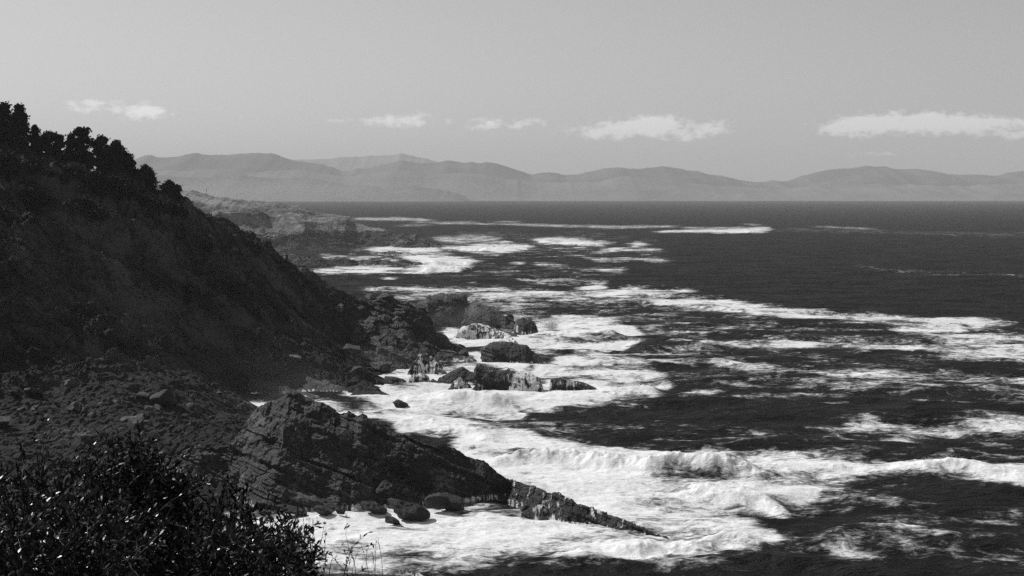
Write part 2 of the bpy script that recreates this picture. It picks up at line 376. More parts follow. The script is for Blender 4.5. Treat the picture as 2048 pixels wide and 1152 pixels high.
# ------------------------------------------------------------------ the sea
# foam lying on the water: bands (x, row, half thickness) measured on the photograph, turned into places on the sea
FOAM = [
 ([(700,437,2),(800,437,3),(870,441,2)],.75), ([(790,451,2),(870,450,2)],.55), ([(820,445,1),(960,445,2)],.6), ([(975,443,1),(1045,444,2)],.6),
 ([(860,447,1),(1000,448,1),(1200,454,3),(1360,453,2)],.7), ([(1310,464,1),(1420,461,3),(1540,459,4),(1545,459,1)],1.0), ([(1360,455,1),(1430,456,2),(1500,455,1)],.7),
 ([(1480,448,1),(1530,451,2)],.6), ([(1620,453,1),(1750,458,2)],.6), ([(1540,460,4),(1800,463,4),(2100,470,5)],.33), ([(1700,535,4),(1900,548,6),(2100,550,4)],.3),
 ([(1500,520,4),(1640,518,5)],.25), ([(880,497,4),(960,497,7),(1050,495,6),(1066,493,2)],1.05), ([(860,478,3),(920,478,8),(1010,480,5)],.72), ([(900,470,2),(1000,471,3)],.5),
 ([(940,487,2),(1010,485,3),(1040,487,1)],.75), ([(1060,479,2),(1120,480,6),(1170,483,6),(1226,486,2)],.98), ([(1185,505,2),(1240,499,4),(1325,501,3)],.85), ([(1252,490,2),(1270,490,5),(1297,488,3)],.95),
 ([(1150,512,2),(1190,519,3),(1340,521,4)],.75), ([(1060,500,2),(1180,497,3)],.6), ([(730,499,4),(770,500,7),(840,501,6),(890,501,4)],1.05),
 ([(800,510,8),(860,521,11),(920,523,8),(962,523,3)],1.1), ([(830,538,5),(880,536,9),(946,535,3)],1.1), ([(620,541,4),(700,541,6),(860,541,5)],1.05),
 ([(640,512,3),(720,520,5),(810,520,6)],.8), ([(1060,527,2),(1155,535,3)],.7), ([(1140,537,2),(1250,541,4)],.85), ([(1020,527,2),(1056,525,3)],.7), ([(1000,537,1),(1030,538,2)],.6),
 ([(1040,561,3),(1160,560,8),(1212,566,5)],.72), ([(1155,578,2),(1200,575,5),(1216,577,2)],1.05), ([(930,565,1),(955,566,3)],.9), ([(760,556,1),(800,557,1)],.8),
 ([(725,577,4),(880,577,5),(1050,585,4),(1200,589,5),(1260,585,8),(1392,582,3)],.98), ([(770,592,4),(850,591,7),(1000,596,9),(1300,602,6),(1490,608,4)],.74),
 ([(1290,602,4),(1440,608,12),(1530,621,12),(1660,634,6),(1830,640,6),(1960,648,9),(2036,647,3)],1.05), ([(1500,622,3),(1700,640,5),(1850,648,6)],.75),
 ([(1780,655,6),(1870,668,24),(1920,682,28),(1960,692,28),(2150,720,30)],.78), ([(1920,672,4),(1990,676,6),(2150,677,5)],.95), ([(1840,650,8),(1900,655,14),(1940,660,8)],.95),
 ([(935,602,5),(1060,621,10),(1115,622,7)],.62), ([(1000,608,4),(1200,613,6),(1290,618,3)],.45), ([(930,630,6),(1000,640,10),(1060,640,10)],.8),
 ([(1045,655,8),(1150,655,20),(1250,662,10),(1285,665,3)],1.08), ([(980,675,8),(1080,686,18),(1200,690,12),(1290,682,5)],.95), ([(880,665,8),(950,680,14),(1010,690,10)],1.05),
 ([(1330,660,4),(1400,670,13),(1430,682,6)],.6), ([(1320,640,3),(1450,660,3),(1560,652,2)],.45), ([(1340,683,3),(1480,688,7),(1700,690,5),(1850,695,11),(1950,705,15),(2150,725,12)],.78),
 ([(1100,722,8),(1200,722,20),(1320,735,10)],.85), ([(1060,742,10),(1200,746,16),(1300,752,14),(1340,752,6)],.92), ([(1200,716,3),(1400,725,5),(1500,738,6),(1640,745,6),(1800,751,12),(2150,772,14)],.72),
 ([(1340,718,2),(1480,729,3),(1560,735,3)],.7), ([(1480,758,3),(1640,760,6),(1800,765,8),(1900,776,4)],.6), ([(1850,735,6),(1960,745,8),(2150,752,8)],.5),
 ([(1080,772,10),(1200,782,22),(1290,775,20),(1345,766,7)],1.08), ([(1345,793,2),(1400,786,5),(1452,783,3)],.9), ([(690,790,6),(800,790,18),(900,790,24),(1100,794,18),(1320,790,13)],1.08),
 ([(730,735,12),(800,745,16),(860,752,12),(960,735,10)],1.1), ([(930,712,8),(1000,728,8),(1060,735,8)],.95), ([(480,812,14),(560,812,14),(640,815,12),(780,828,18),(860,815,22),(950,815,20),(1060,826,7)],1.0),
 ([(780,840,14),(900,858,24),(1000,870,20),(1090,882,12)],.95), ([(1060,858,3),(1250,870,6),(1340,882,4)],.5), ([(1340,880,3),(1520,882,5)],.45),
 ([(900,890,14),(1080,898,20),(1250,915,18),(1450,930,24),(1700,936,22),(1900,942,20),(2150,965,22)],1.12), ([(900,900,20),(1050,958,48),(1200,968,50),(1400,980,48),(1540,985,18),(1640,980,10)],1.05),
 ([(1040,990,30),(1200,1010,42),(1400,1045,46),(1500,1078,28),(1566,1086,8)],1.05), ([(440,1040,20),(650,1058,42),(850,1060,50),(1100,1065,50),(1300,1092,26),(1500,1095,18)],1.0),
 ([(600,1115,30),(800,1108,44),(1000,1095,32),(1200,1106,18),(1310,1110,8)],.85), ([(400,1130,30),(600,1150,30),(900,1150,18)],.6), ([(1540,1000,8),(1700,1020,14),(1820,1032,6)],.52),
 ([(1640,1070,4),(1750,1060,8),(1850,1075,6)],.66), ([(1630,1095,3),(1700,1105,5),(1770,1116,4)],.68), ([(1790,1095,3),(1900,1105,7),(1990,1112,6),(2150,1135,8)],.62),
 ([(1540,962,10),(1700,962,18),(1830,975,10)],.6), ([(1680,850,6),(1800,850,15),(1900,855,20),(2150,862,22)],.78), ([(1480,865,2),(1600,862,4),(1700,870,3)],.55), ([(1630,882,3),(1760,880,6)],.5),
 ([(1740,872,2),(1860,882,4)],.6), ([(1830,803,2),(1930,802,4),(2060,804,3)],.62), ([(1350,801,2),(1500,795,3),(1700,795,3)],.4), ([(1560,815,3),(1700,805,3)],.35), ([(1850,985,2),(2000,990,3)],.35),
 # thin residual froth spread over the broken water
 ([(700,500,14),(900,500,20),(1100,500,18),(1330,510,6)],.40), ([(640,520,10),(900,545,14),(1200,545,14),(1260,545,5)],.36), ([(900,470,8),(1200,475,10),(1330,485,4)],.30),
 ([(730,580,10),(1000,600,20),(1300,600,22),(1450,610,12)],.44), ([(900,620,20),(1150,630,26),(1350,650,26),(1560,655,14)],.46), ([(1300,640,18),(1600,665,22),(1900,690,40),(2150,720,40)],.46),
 ([(1050,700,22),(1350,715,24),(1700,735,24),(2150,755,26)],.44), ([(1200,750,12),(1600,765,14),(2150,790,16)],.40), ([(900,830,24),(1150,860,26),(1450,870,18),(1800,850,24),(2150,860,30)],.42),
 ([(1250,895,14),(1700,900,12),(2150,905,10)],.34), ([(1300,1000,30),(1600,1000,34),(1850,1010,26),(2050,1030,12)],.46), ([(1400,1100,20),(1700,1095,24),(2150,1125,24)],.42), ([(700,1130,24),(1200,1125,18),(1500,1118,12)],.44),
]
# breaking waves: crest line on the water (x, row), height, reach behind, reach in front
BREAKERS = [
 ([(930,922),(1060,918),(1180,925),(1300,940),(1450,950),(1640,950)], 3.4, 9, 4.0),
 ([(1560,946),(1700,944),(1880,948),(2150,972)], 1.6, 8, 4.0),
 ([(1340,985),(1430,988),(1500,998),(1600,1010)], 1.5, 8, 4.0),
 ([(1180,1096),(1340,1100),(1440,1097),(1560,1096)], 1.9, 6, 2.5),
 ([(1050,670),(1120,668),(1260,676)], 2.2, 12, 6.0),
 ([(1190,790),(1260,792),(1330,784)], 1.6, 9, 5.0),
 ([(780,800),(860,804),(960,802),(1060,806)], 2.0, 9, 5.0),
 ([(780,848),(900,862),(1020,880)], 1.6, 10, 6.0),
 ([(830,545),(880,543),(950,541)], 4.5, 20, 14), ([(820,530),(880,530),(965,528)], 4.0, 20, 14), ([(890,502),(980,501),(1060,499)], 3.5, 25, 18),
 ([(1290,610),(1440,618),(1560,632)], 1.8, 12, 7), ([(1250,700),(1330,694),(1450,700)], 2.0, 14, 8), ([(1280,768),(1480,770),(1600,778)], 1.5, 10, 7),
 ([(1050,486),(1170,490),(1230,491)], 3.0, 25, 18), ([(1400,466),(1545,464)], 3.0, 40, 30),
 ([(980,1136),(1200,1130),(1500,1128),(1900,1140)], 1.3, 7, 5), ([(1600,1085),(1800,1080),(2100,1100)], 1.0, 8, 5),
]
def swell(X, Y, sp):
    z = np.zeros_like(X)
    comps = [(74, 64, .42, .3), (58, 82, .40, 1.7), (43, 100, .34, 4.0), (31, 72, .26, 2.2), (22, 112, .18, .9), (15, 60, .12, 3.3), (11, 95, .09, 5.1)]
    for lam, ang, a, ph in comps:
        k = 2 * math.pi / lam
        arg = k * (X * math.cos(R(ang)) + Y * math.sin(R(ang))) + ph + 1.4 * np.sin(X * .013 + Y * .007 + ph)
        w = np.sin(arg)
        z += a * (w + 0.35 * np.cos(2 * arg)) * sstep(lam / sp, 2.0, 5.0)
    return z

def build_sea():
    rows = np.concatenate([np.arange(398.0, 430.0, 0.5), np.arange(430.0, 1215.0, 1.0)])[::-1]
    d = SD(rows)
    tx = np.linspace(-0.46, 0.60, 1400)
    Y = np.repeat(d[:, None], len(tx), 1); X = Y * tx[None, :]
    sp = np.abs(np.gradient(d))[:, None] * np.ones_like(X)
    u = X / Y * F + 1024; v = np.repeat(rows[:, None], len(tx), 1)
    cov = np.zeros_like(X)
    wob = fbm(np.stack([u.ravel() / 90, v.ravel() / 22, 0 * u.ravel()], 1), 3, 21).reshape(u.shape)
    for pts, s in FOAM:
        p = np.array(pts, float)
        lo, hi = p[0, 0] - 30, p[-1, 0] + 30
        cols = np.where((u[0] > lo) & (u[0] < hi))[0]
        if not len(cols): continue
        uu = u[0, cols]
        vc = np.interp(uu, p[:, 0], p[:, 1]); th = np.interp(uu, p[:, 0], p[:, 2])
        taper = sstep(uu, p[0, 0] - 30, p[0, 0] + 25) * (1 - sstep(uu, p[-1, 0] - 25, p[-1, 0] + 30))
        q = np.abs(v[:, cols] + wob[:, cols] * np.minimum(th * 0.9, 14)[None, :] - vc[None, :]) / (th[None, :] * 1.25 + 1.0)
        c = s * taper[None, :] * (1 - sstep(q, 0.1, 1.75))
        cov[:, cols] = np.maximum(cov[:, cols], c)
    lee = 1 - .62 * (1 - sstep(X, 22, 48)) * (1 - sstep(Y, 285, 330))     # the cove is sheltered
    Z = swell(X, Y, sp) * lee - .35 * (1 - lee)
    cov = np.maximum(cov, np.where(Y < 700, .17, .10))
    Pf = np.stack([X.ravel(), Y.ravel(), 0 * X.ravel()], 1)
    chop = fbm(Pf * [1 / 5.0, 1 / 4.0, 1], 3, 5).reshape(X.shape) * 0.34 * sstep(5.0 / sp, 1.0, 3.0)
    chop += fbm(Pf * [1 / 18.0, 1 / 13.0, 1], 3, 15).reshape(X.shape) * 0.6 * sstep(14.0 / sp, 1.0, 3.0)
    Z = Z + chop
    fluff = (ridged(Pf * [1 / 3.2, 1 / 3.2, 1], 4, 31)).reshape(X.shape)
    lump = fbm(Pf * [1 / 9.0, 1 / 14.0, 1], 4, 35).reshape(X.shape)
    for line, hgt, back, front in BREAKERS:
        p = np.array(line, float)
        dd = SD(p[:, 1]); xs = (p[:, 0] - 1024) / F * dd
        o = np.argsort(xs); xs, dd = xs[o], dd[o]
        yc = np.interp(X, xs, dd) + 2.0 * np.sin(X * .21) + 1.2 * np.sin(X * .53 + 1)
        span = xs[-1] - xs[0]
        env = sstep(X, xs[0], xs[0] + .25 * span) * (1 - sstep(X, xs[-1] - .25 * span, xs[-1]))
        t = Y - yc
        prof = np.where(t > 0, np.exp(-(t / back) ** 2), np.exp(-(t / front) ** 2))
        hv = hgt * (0.85 + 0.25 * np.sin(X * .13 + hgt) + 0.6 * lump)
        white = env * np.where(t > 0, np.exp(-(t / back) ** 2), np.exp(-(t / (front * 1.8)) ** 2)) * 1.05
        if line[0][0] not in (1250, 1280, 980, 1600, 1290): cov = np.maximum(cov, white * 1.3)
        Z = Z + env * prof * (hv + 0.6 * (fluff - 0.5) * hgt * 0.38)
    cov = cov + .14 * sstep(cov, .55, .9) * (1 - sstep(X, 15, 45)) * (1 - sstep(Y, 640, 760))
    Z = Z + np.clip(cov, 0, 1) * (fluff - 0.6) * 0.16 * sstep(4.0 / sp, .7, 2.0)
    V = np.stack([X, Y, Z], -1).reshape(-1, 3)
    o = mesh_obj('sea', V, grid_faces(*X.shape), M['sea'], smooth=True, attrs={'foam': cov.ravel()})
    return setting(o, 'dark rough sea streaked with white surf', 'sea')
build_sea()

# ------------------------------------------------------------------ bedded rock shapes
def bedding(P, th, seed):
    L = P @ BED_N
    L = L + .22 * np.sin(L * 1.9 / th + seed) * th + fbm(P * 0.05, 3, seed + 3) * th * 0.7
    s = P @ BED_T
    k = np.floor(L / th); f = L / th - k
    blk = lambda kk: 0.72 * h1(kk, seed) + 0.28 * h1(kk * 131 + np.floor(s / (th * (1.6 + 2.4 * h1(kk, seed + 1))) + h1(kk, seed + 2) * 7), seed + 5)
    a, b = blk(k), blk(k + 1)
    return a + (b - a) * sstep(f, 0.82, 1.0)
def rough_rock(G, amp, bed=1.0, seed=0, size=1.0, block=0.5, ampmap=None, lump=1.3):
    """push a grid of points in and out along its normals: beds, joints, lumps"""
    n = grid_normals(G).reshape(-1, 3); P = G.reshape(-1, 3)
    dsp = fbm(P / (7.0 * size), 5, seed) * lump
    if bed: dsp = dsp + bed * (0.45 + 0.75 * sstep(fbm(P / (9 * size), 3, seed + 33), -.3, .3)) * ((bedding(P, 4.6 * size, seed) - 0.5) * 2.3 + (bedding(P, 1.5 * size, seed + 40) - 0.5) * 1.0 + (bedding(P, .6 * size, seed + 44) - 0.5) * 0.4)
    if block:
        d1, d2, cid = worley(P / (3.4 * size) + fbm(P / (3 * size), 2, seed + 8)[:, None] * .25, seed + 60)
        dsp = dsp + block * ((cid - 0.5) * 1.0 - 0.25 * (1 - sstep(d2 - d1, 0.0, 0.12)))
    if ampmap is not None: dsp = dsp * ampmap
    return (P + n * (dsp * amp)[:, None]).reshape(G.shape)

def loft(st, ns, nf, nb, zb=-3.0, qf=1.0, qb=1.0, jag=0.0, seed=0, jagscale=6.0):
    """a rock or ridge from crest stations (px, py, distance, run in front, run behind)"""
    st = np.array(st, float)
    s = np.linspace(st[0, 0], st[-1, 0], ns)
    py, d, fr, br = (np.interp(s, st[:, 0], st[:, i]) for i in (1, 2, 3, 4))
    X = (s - 1024) / F * d; Zc = H + (E - py) / F * d
    if jag:
        q = np.stack([X / jagscale, 0 * X + seed, 0 * X], 1)
        Zc = Zc + jag * (fbm(q, 5, seed, 0.62)) * np.clip((Zc - zb) / 4, 0, 1)
    rows = []
    for i in range(nf):
        a = i / nf
        rows.append(np.stack([X, d - fr * (1 - a) ** qf, zb + (Zc - zb) * a], 1))
    for i in range(nb + 1):
        a = i / nb
        rows.append(np.stack([X, d + br * a ** qb, Zc + (zb - Zc) * a], 1))
    return np.array(rows)
def rock_thing(name, label, st, amp=.4, bed=1.1, seed=0, size=1.0, block=0.35, mat='rock', ns=160, nf=60, nb=26, wash=0.0, washfn=None, group=None, cat='rock', lump=1.3, **kw):
    G = loft(st, ns, nf, nb, seed=seed, **kw)
    G2 = rough_rock(G, amp, bed, seed, size, block, None, lump)
    P = G2.reshape(-1, 3)
    w = np.zeros(len(P))
    if wash:
        w = wash + 0.35 * fbm(P / 6.0, 3, seed + 70)
        w = np.where(P[:, 2] > -0.5, w, 0)
    if washfn is not None: w = washfn(P)
    low = 0.9 * (1 - sstep(P[:, 2], 0.2, 1.1 + 0.9 * fbm(P / 3.0, 3, seed + 71)))
    w = np.maximum(w, low * 0.55)
    c = P.mean(0); c[2] = 0
    o = mesh_obj(name, P - c, grid_faces(*G.shape[:2]), M[mat], attrs={'wash': w})
    o.location = c
    return tag(o, label, cat, group)

# ------------------------------------------------------------------ the near coast: a height field through measured points
CTRL = []
def cp(px, py, d=None, z=None):
    if d is None: d = SD(py, z)
    p = W(px, py, d)
    CTRL.append((p[0], p[1], p[2] if z is None else z))
crest = [(-420,130,455),(-200,225,470),(0,312,485),(100,342,492),(200,366,500),(300,396,506),(360,416,510),(420,452,516),(500,497,522),(560,530,528),(610,556,533),(660,575,538),(730,610,545),(800,640,548),(850,662,545),(890,694,535)]
for px, py, d in crest:
    cp(px, py, d)
    x, y, z = CTRL[-1]
    CTRL.append((x + 4, y + 40, max(z - 14, -4))); CTRL.append((x + 6, y + 110, max(z - 52, -5)))
for px, py, z in [(930,716,-.5),(980,760,-4),(860,722,1.0),(780,700,5),(740,728,-1),(800,765,-3),(700,712,5),(650,725,7),
                  (500,705,11),(600,742,5.0),(700,792,0.0),(770,815,-1.5),(640,812,-1.5),(560,812,-2.5),(518,818,-2.5),(540,800,-2.5),(590,796,-2.0),(500,842,-1.5),(470,800,3.5),(420,770,7),(370,775,8.5),
                  (300,785,10),(150,765,11.5),(0,780,11.5),(-150,785,13),
                  (-300,800,14),(0,1000,1.2),(150,1000,1.0),(300,1002,0.6),(420,1015,0.2),(480,1030,-1.0),(560,1035,-2),(0,900,5.5),(150,880,6.5),(300,890,5.4),(430,890,5.0),
                  (500,950,2.6),(500,880,3.6),(-300,1000,3),(-300,900,9),(0,1120,-2),(200,1120,-2),(400,1120,-3),(600,1120,-4),(700,860,-3),(800,900,-3),(900,850,-4),(1100,800,-6),
                  (700,1060,-3),(900,1040,-4),(1200,900,-6),(1100,1100,-6),(820,745,-1)]:
    cp(px, py, z=z)
CT = np.array(CTRL)
def tps_fit(C):
    A = C[:, :2] / 100.0
    r2 = ((A[:, None] - A[None]) ** 2).sum(-1)
    K = r2 * np.log(r2 + 1e-9) * .5
    n = len(C)
    P = np.c_[np.ones(n), A]
    S = np.zeros((n + 3, n + 3)); S[:n, :n] = K + np.eye(n) * 0.004; S[:n, n:] = P; S[n:, :n] = P.T
    w = np.linalg.solve(S, np.r_[C[:, 2], 0, 0, 0])
    return A, w
TA, TW = tps_fit(CT)
def coast_z(x, y):
    shape = np.shape(x)
    q = np.stack([np.ravel(x), np.ravel(y)], 1) / 100.0
    out = np.empty(len(q))
    for i in range(0, len(q), 40000):
        b = q[i:i + 40000]
        r2 = ((b[:, None] - TA[None]) ** 2).sum(-1)
        out[i:i + 40000] = (r2 * np.log(r2 + 1e-9) * .5) @ TW[:-3] + TW[-3] + b @ TW[-2:]
    return out.reshape(shape)

def ray_hit(px, py, lo=270.0, hi=640.0):
    """where the view of the photograph through that point meets the slope (or passes closest over it)"""
    d = np.arange(lo, hi, 1.0)
    gap = (H + (E - py) / F * d) - coast_z((px - 1024) / F * d, d)
    k = np.where(gap <= 0)[0]
    return float(d[k[0]] if len(k) else d[np.argmin(gap)])

def bare_at(x, y, z):
    """where the slope is bare rock: low down, towards the point, and in bands"""
    b = 1 - sstep(z, 7, 17)
    b = np.maximum(b, sstep(x, -95, -50) * (1 - sstep(z, 20, 34)) * 0.9)
    return b

def build_coast():
    y = np.arange(236.0, 625.0, 0.62); x = np.arange(-262.0, 12.0, 0.55)
    X, Y = np.meshgrid(x, y)
    Z = coast_z(X, Y)
    P = np.stack([X.ravel(), Y.ravel(), Z.ravel()], 1)
    bare = bare_at(P[:, 0], P[:, 1], P[:, 2])
    bare = np.clip(bare + 0.3 * fbm(P / 22.0, 4, 90), 0, 1)
    Pf = P * [1, 1, 0]
    # scrub: overlapping rounded bushes of several sizes; gullies running down the slope
    d1, _, c1 = worley(Pf / 6.5 + fbm(Pf / 9, 2, 101)[:, None] * .4, 110, True)
    d3, _, c3 = worley(Pf / 2.6 + fbm(Pf / 4, 2, 102)[:, None] * .4, 120, True)
    bush = np.clip(1 - d1 * 1.15, 0, 1) ** .7 * (0.4 + 2.6 * c1 ** 2) + np.clip(1 - d3 * 1.1, 0, 1) ** .7 * (0.2 + 1.1 * c3)
    gul = ridged(Pf @ np.array([[.86, .5, 0], [-.5, .86, 0], [0, 0, 1]]).T * [1 / 60., 1 / 16., 1], 4, 130) - .55
    d5, _, c5 = worley(Pf / 13.0 + fbm(Pf / 12, 2, 103)[:, None] * .5, 125, True)
    veg = np.clip(1 - d5 * 1.2, 0, 1) ** .6 * 3.2 * (c5 > .45) + bush * 1.35 + fbm(Pf / 1.5, 3, 140) * 0.6 + fbm(Pf / 14, 3, 141) * 1.6 + gul * 6.5
    rk = (bedding(P, 2.4, 150) - .5) * 2.0 + (bedding(P, .9, 160) - .5) * 1.0
    w1, w2, wc = worley(P / 3.0 + fbm(P / 4, 2, 161)[:, None] * .3, 170)
    rk = rk + (wc - .5) * (0.5 + 1.3 * sstep(P[:, 1], 400, 450)) + (1 - sstep(w2 - w1, 0, .15)) * -.6 + fbm(P / 9, 4, 180) * 1.6
    amp = sstep(P[:, 2], -1.5, 2.5)
    Zf = P[:, 2] + (veg * (1 - bare) + rk * bare) * (0.12 + 0.88 * amp)
    V = np.stack([P[:, 0], P[:, 1], Zf], 1)
    f = grid_faces(*X.shape)
    keep = (Zf[f] > -2.5).any(1)
    used = np.unique(f[keep]); remap = np.zeros(len(V), int); remap[used] = np.arange(len(used))
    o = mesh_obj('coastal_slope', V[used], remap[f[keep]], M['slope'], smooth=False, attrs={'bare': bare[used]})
    setting(o, 'dark scrub covered slope falling to the rocky shore', 'hillside')
    # leafy clumps over the scrub, one mass nobody could count
    n = 120000
    sx = rng.uniform(-250, -20, n); sy = rng.uniform(300, 545, n)
    ix = np.clip(((sx - x[0]) / .55).astype(int), 0, len(x) - 1); iy = np.clip(((sy - y[0]) / .62).astype(int), 0, len(y) - 1)
    k = iy * len(x) + ix
    ok = (bare[k] < rng.uniform(.25, .6, n)) & (Zf[k] > 6) & (veg[k] > rng.uniform(*np.quantile(veg, [.2, .7]), n))
    k = k[ok]; n = len(k)
    base = V[k] + rng.normal(0, .25, (n, 3)) + [0, 0, .25]
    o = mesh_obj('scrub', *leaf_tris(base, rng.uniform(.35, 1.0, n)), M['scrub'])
    tag(o, 'dense low dark scrub growing over the coastal slope', 'scrub', kind='stuff')
def leaf_tris(base, size):
    n = len(base)
    a = rng.normal(size=(n, 3)); a /= np.linalg.norm(a, axis=1, keepdims=True)
    b = rng.normal(size=(n, 3)); b -= (b * a).sum(1, keepdims=True) * a; b /= np.linalg.norm(b, axis=1, keepdims=True)
    s = size[:, None]
    V = np.stack([base - a * s * .5, base + b * s * .35, base + a * s * .5, base - b * s * .35], 1).reshape(-1, 3)
    return V, np.arange(4 * n).reshape(n, 4)
build_coast()

# ------------------------------------------------------------------ the bank below the camera
def build_bank():
    y = np.concatenate([np.arange(-12, 14, .3), np.arange(14, 60, 1.5), np.arange(60, 262, 6)])
    x = np.concatenate([np.arange(-120, -8, 4), np.arange(-8, 8, .3), np.arange(8, 40, 3)])
    X, Y = np.meshgrid(x, y)
    Yc = np.maximum(Y, 0)
    Z = 58.35 - Yc * 0.09 - np.maximum(Yc - 9, 0) * 0.235 - np.maximum(X - 1.0, 0) * 0.6 - np.maximum(X - 6, 0) * 1.4
    Z = Z - np.maximum(-X - 8, 0) * 0.12
    Pf = np.stack([X.ravel(), Y.ravel(), 0 * X.ravel()], 1)
    Z = Z + (fbm(Pf / 1.2, 4, 200) * .1).reshape(X.shape) - sstep(Yc, 12, 60) * 1.5
    Z = np.maximum(Z, -3)
    o = mesh_obj('near_bank', np.stack([X, Y, Z], -1).reshape(-1, 3), grid_faces(*X.shape), M['slope'], smooth=True, attrs={'bare': np.zeros(X.size)})
    setting(o, 'overgrown bank at the top of the near slope', 'bank')
build_bank()

# ------------------------------------------------------------------ the headland beyond, its lower rib, the far mountains
def land(name, label, cat, st, ns, nf, nb, mat, amp, seed, size, bare_z, zb=-3, smooth=False, qf=1.0, jag=0.0, jagscale=20., bed=.7, block=.6):
    G = loft(st, ns, nf, nb, zb=zb, qf=qf, jag=jag, seed=seed, jagscale=jagscale)
    q = G.reshape(-1, 3) * [1, 1, 0]
    aa = np.clip((G[..., 2] - zb) / (G[..., 2].max(0, keepdims=True) - zb + 1e-6), 0, 1)
    G = G.copy(); G[..., 2] += ((ridged(q @ np.array([[.9, .3, 0], [-.3, .9, 0], [0, 0, 1]]).T / (42 * size), 4, seed + 5) - .62).reshape(G.shape[:2]) * 20 * size * (aa * (1 - aa)) * 2)
    P = G.reshape(-1, 3)
    bare = np.clip(1 - sstep(P[:, 2], bare_z[0], bare_z[1]) + .4 * fbm(P / (9 * size), 4, seed + 3), 0, 1)
    P = rough_rock(G, amp, bed, seed, size, block, 0.22 + 0.78 * bare).reshape(-1, 3)
    o = mesh_obj(name, P, grid_faces(*G.shape[:2]), M[mat], smooth=smooth, attrs={'bare': bare, 'wash': bare * 0})
    return setting(o, label, cat)
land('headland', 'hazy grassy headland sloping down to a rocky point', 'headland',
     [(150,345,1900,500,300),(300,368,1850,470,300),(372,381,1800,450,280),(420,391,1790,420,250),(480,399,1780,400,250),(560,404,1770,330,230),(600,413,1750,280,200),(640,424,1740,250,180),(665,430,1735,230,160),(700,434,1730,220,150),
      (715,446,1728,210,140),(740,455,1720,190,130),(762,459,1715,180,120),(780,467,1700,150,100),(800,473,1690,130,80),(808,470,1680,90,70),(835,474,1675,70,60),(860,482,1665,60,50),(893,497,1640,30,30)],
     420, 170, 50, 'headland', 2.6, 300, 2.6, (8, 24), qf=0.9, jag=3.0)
land('shore_rib', 'lower rocky rib of the headland running into the surf', 'headland',
     [(240,400,1420,160,160),(330,408,1400,150,160),(400,432,1380,140,150),(450,455,1350,130,140),(500,480,1320,110,120),(560,500,1290,90,100),(600,513,1262,60,80),(640,520,1235,45,60),(680,519,1225,40,60),(712,525,1215,40,50),(730,532,1200,30,40)],
     300, 110, 40, 'headland', 1.9, 330, 2.0, (14, 28), qf=0.9, jag=2.0)

def mountains(name, label, pts, d, run, seed, amp, mat='mountain'):
    pts = np.array(pts, float)
    px = np.linspace(pts[0, 0], pts[-1, 0], 700)
    py = np.interp(px, pts[:, 0], pts[:, 1])
    ker = np.hanning(7); ker /= ker.sum()
    py = np.convolve(np.pad(py, 3, mode='edge'), ker, 'valid')
    py = py - 4.0 * (ridged(np.stack([px / 46., 0 * px + seed, 0 * px], 1), 5, seed + 20) - .55)
    Xc = (px - 1024) / F * d; Zc = H + (E - py) / F * d
    nf, nb = 60, 12
    rows = []
    for i in range(nf + nb + 1):
        a = i / nf if i <= nf else 1 - (i - nf) / nb
        yy = d - run * (1 - a) if i <= nf else d + run * (1 - a)
        q = np.stack([Xc / 900., np.full_like(Xc, yy / 1400.), 0 * Xc], 1)
        nz = (ridged(q, 5, seed) - .6) * amp * np.clip(1 - a, 0, 1) * np.clip(a * 3, 0, 1)
        z = -20 + (Zc + 20 + fbm(q * 5, 3, seed + 4) * 6) * (a ** 0.8) + nz
        rows.append(np.stack([Xc, np.full_like(Xc, yy), z], 1))
    G = np.array(rows)
    o = mesh_obj(name, G.reshape(-1, 3), grid_faces(*G.shape[:2]), M[mat], smooth=True)
    return setting(o, label, 'mountains')
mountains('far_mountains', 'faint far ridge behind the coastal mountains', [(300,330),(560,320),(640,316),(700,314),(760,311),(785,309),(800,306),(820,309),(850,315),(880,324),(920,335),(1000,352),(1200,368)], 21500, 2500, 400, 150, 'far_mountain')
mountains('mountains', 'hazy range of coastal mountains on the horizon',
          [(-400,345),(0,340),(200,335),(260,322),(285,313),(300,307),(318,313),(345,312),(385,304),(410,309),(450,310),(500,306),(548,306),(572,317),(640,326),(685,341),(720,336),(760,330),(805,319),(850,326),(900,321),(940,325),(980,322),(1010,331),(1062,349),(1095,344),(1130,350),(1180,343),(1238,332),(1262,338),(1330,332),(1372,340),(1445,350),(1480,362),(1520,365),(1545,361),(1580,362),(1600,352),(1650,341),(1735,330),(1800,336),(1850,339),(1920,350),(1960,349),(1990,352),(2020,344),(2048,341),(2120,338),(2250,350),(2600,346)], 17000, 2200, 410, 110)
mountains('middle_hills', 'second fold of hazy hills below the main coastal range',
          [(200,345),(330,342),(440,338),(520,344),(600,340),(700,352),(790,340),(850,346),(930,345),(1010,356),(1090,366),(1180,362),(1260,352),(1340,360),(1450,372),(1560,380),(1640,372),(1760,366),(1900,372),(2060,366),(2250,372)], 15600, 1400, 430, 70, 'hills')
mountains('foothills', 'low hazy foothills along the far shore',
          [(100,348),(300,350),(400,355),(470,350),(560,356),(640,358),(700,368),(770,374),(830,372),(880,378),(915,386),(948,401),(960,404)], 14300, 1300, 420, 90)

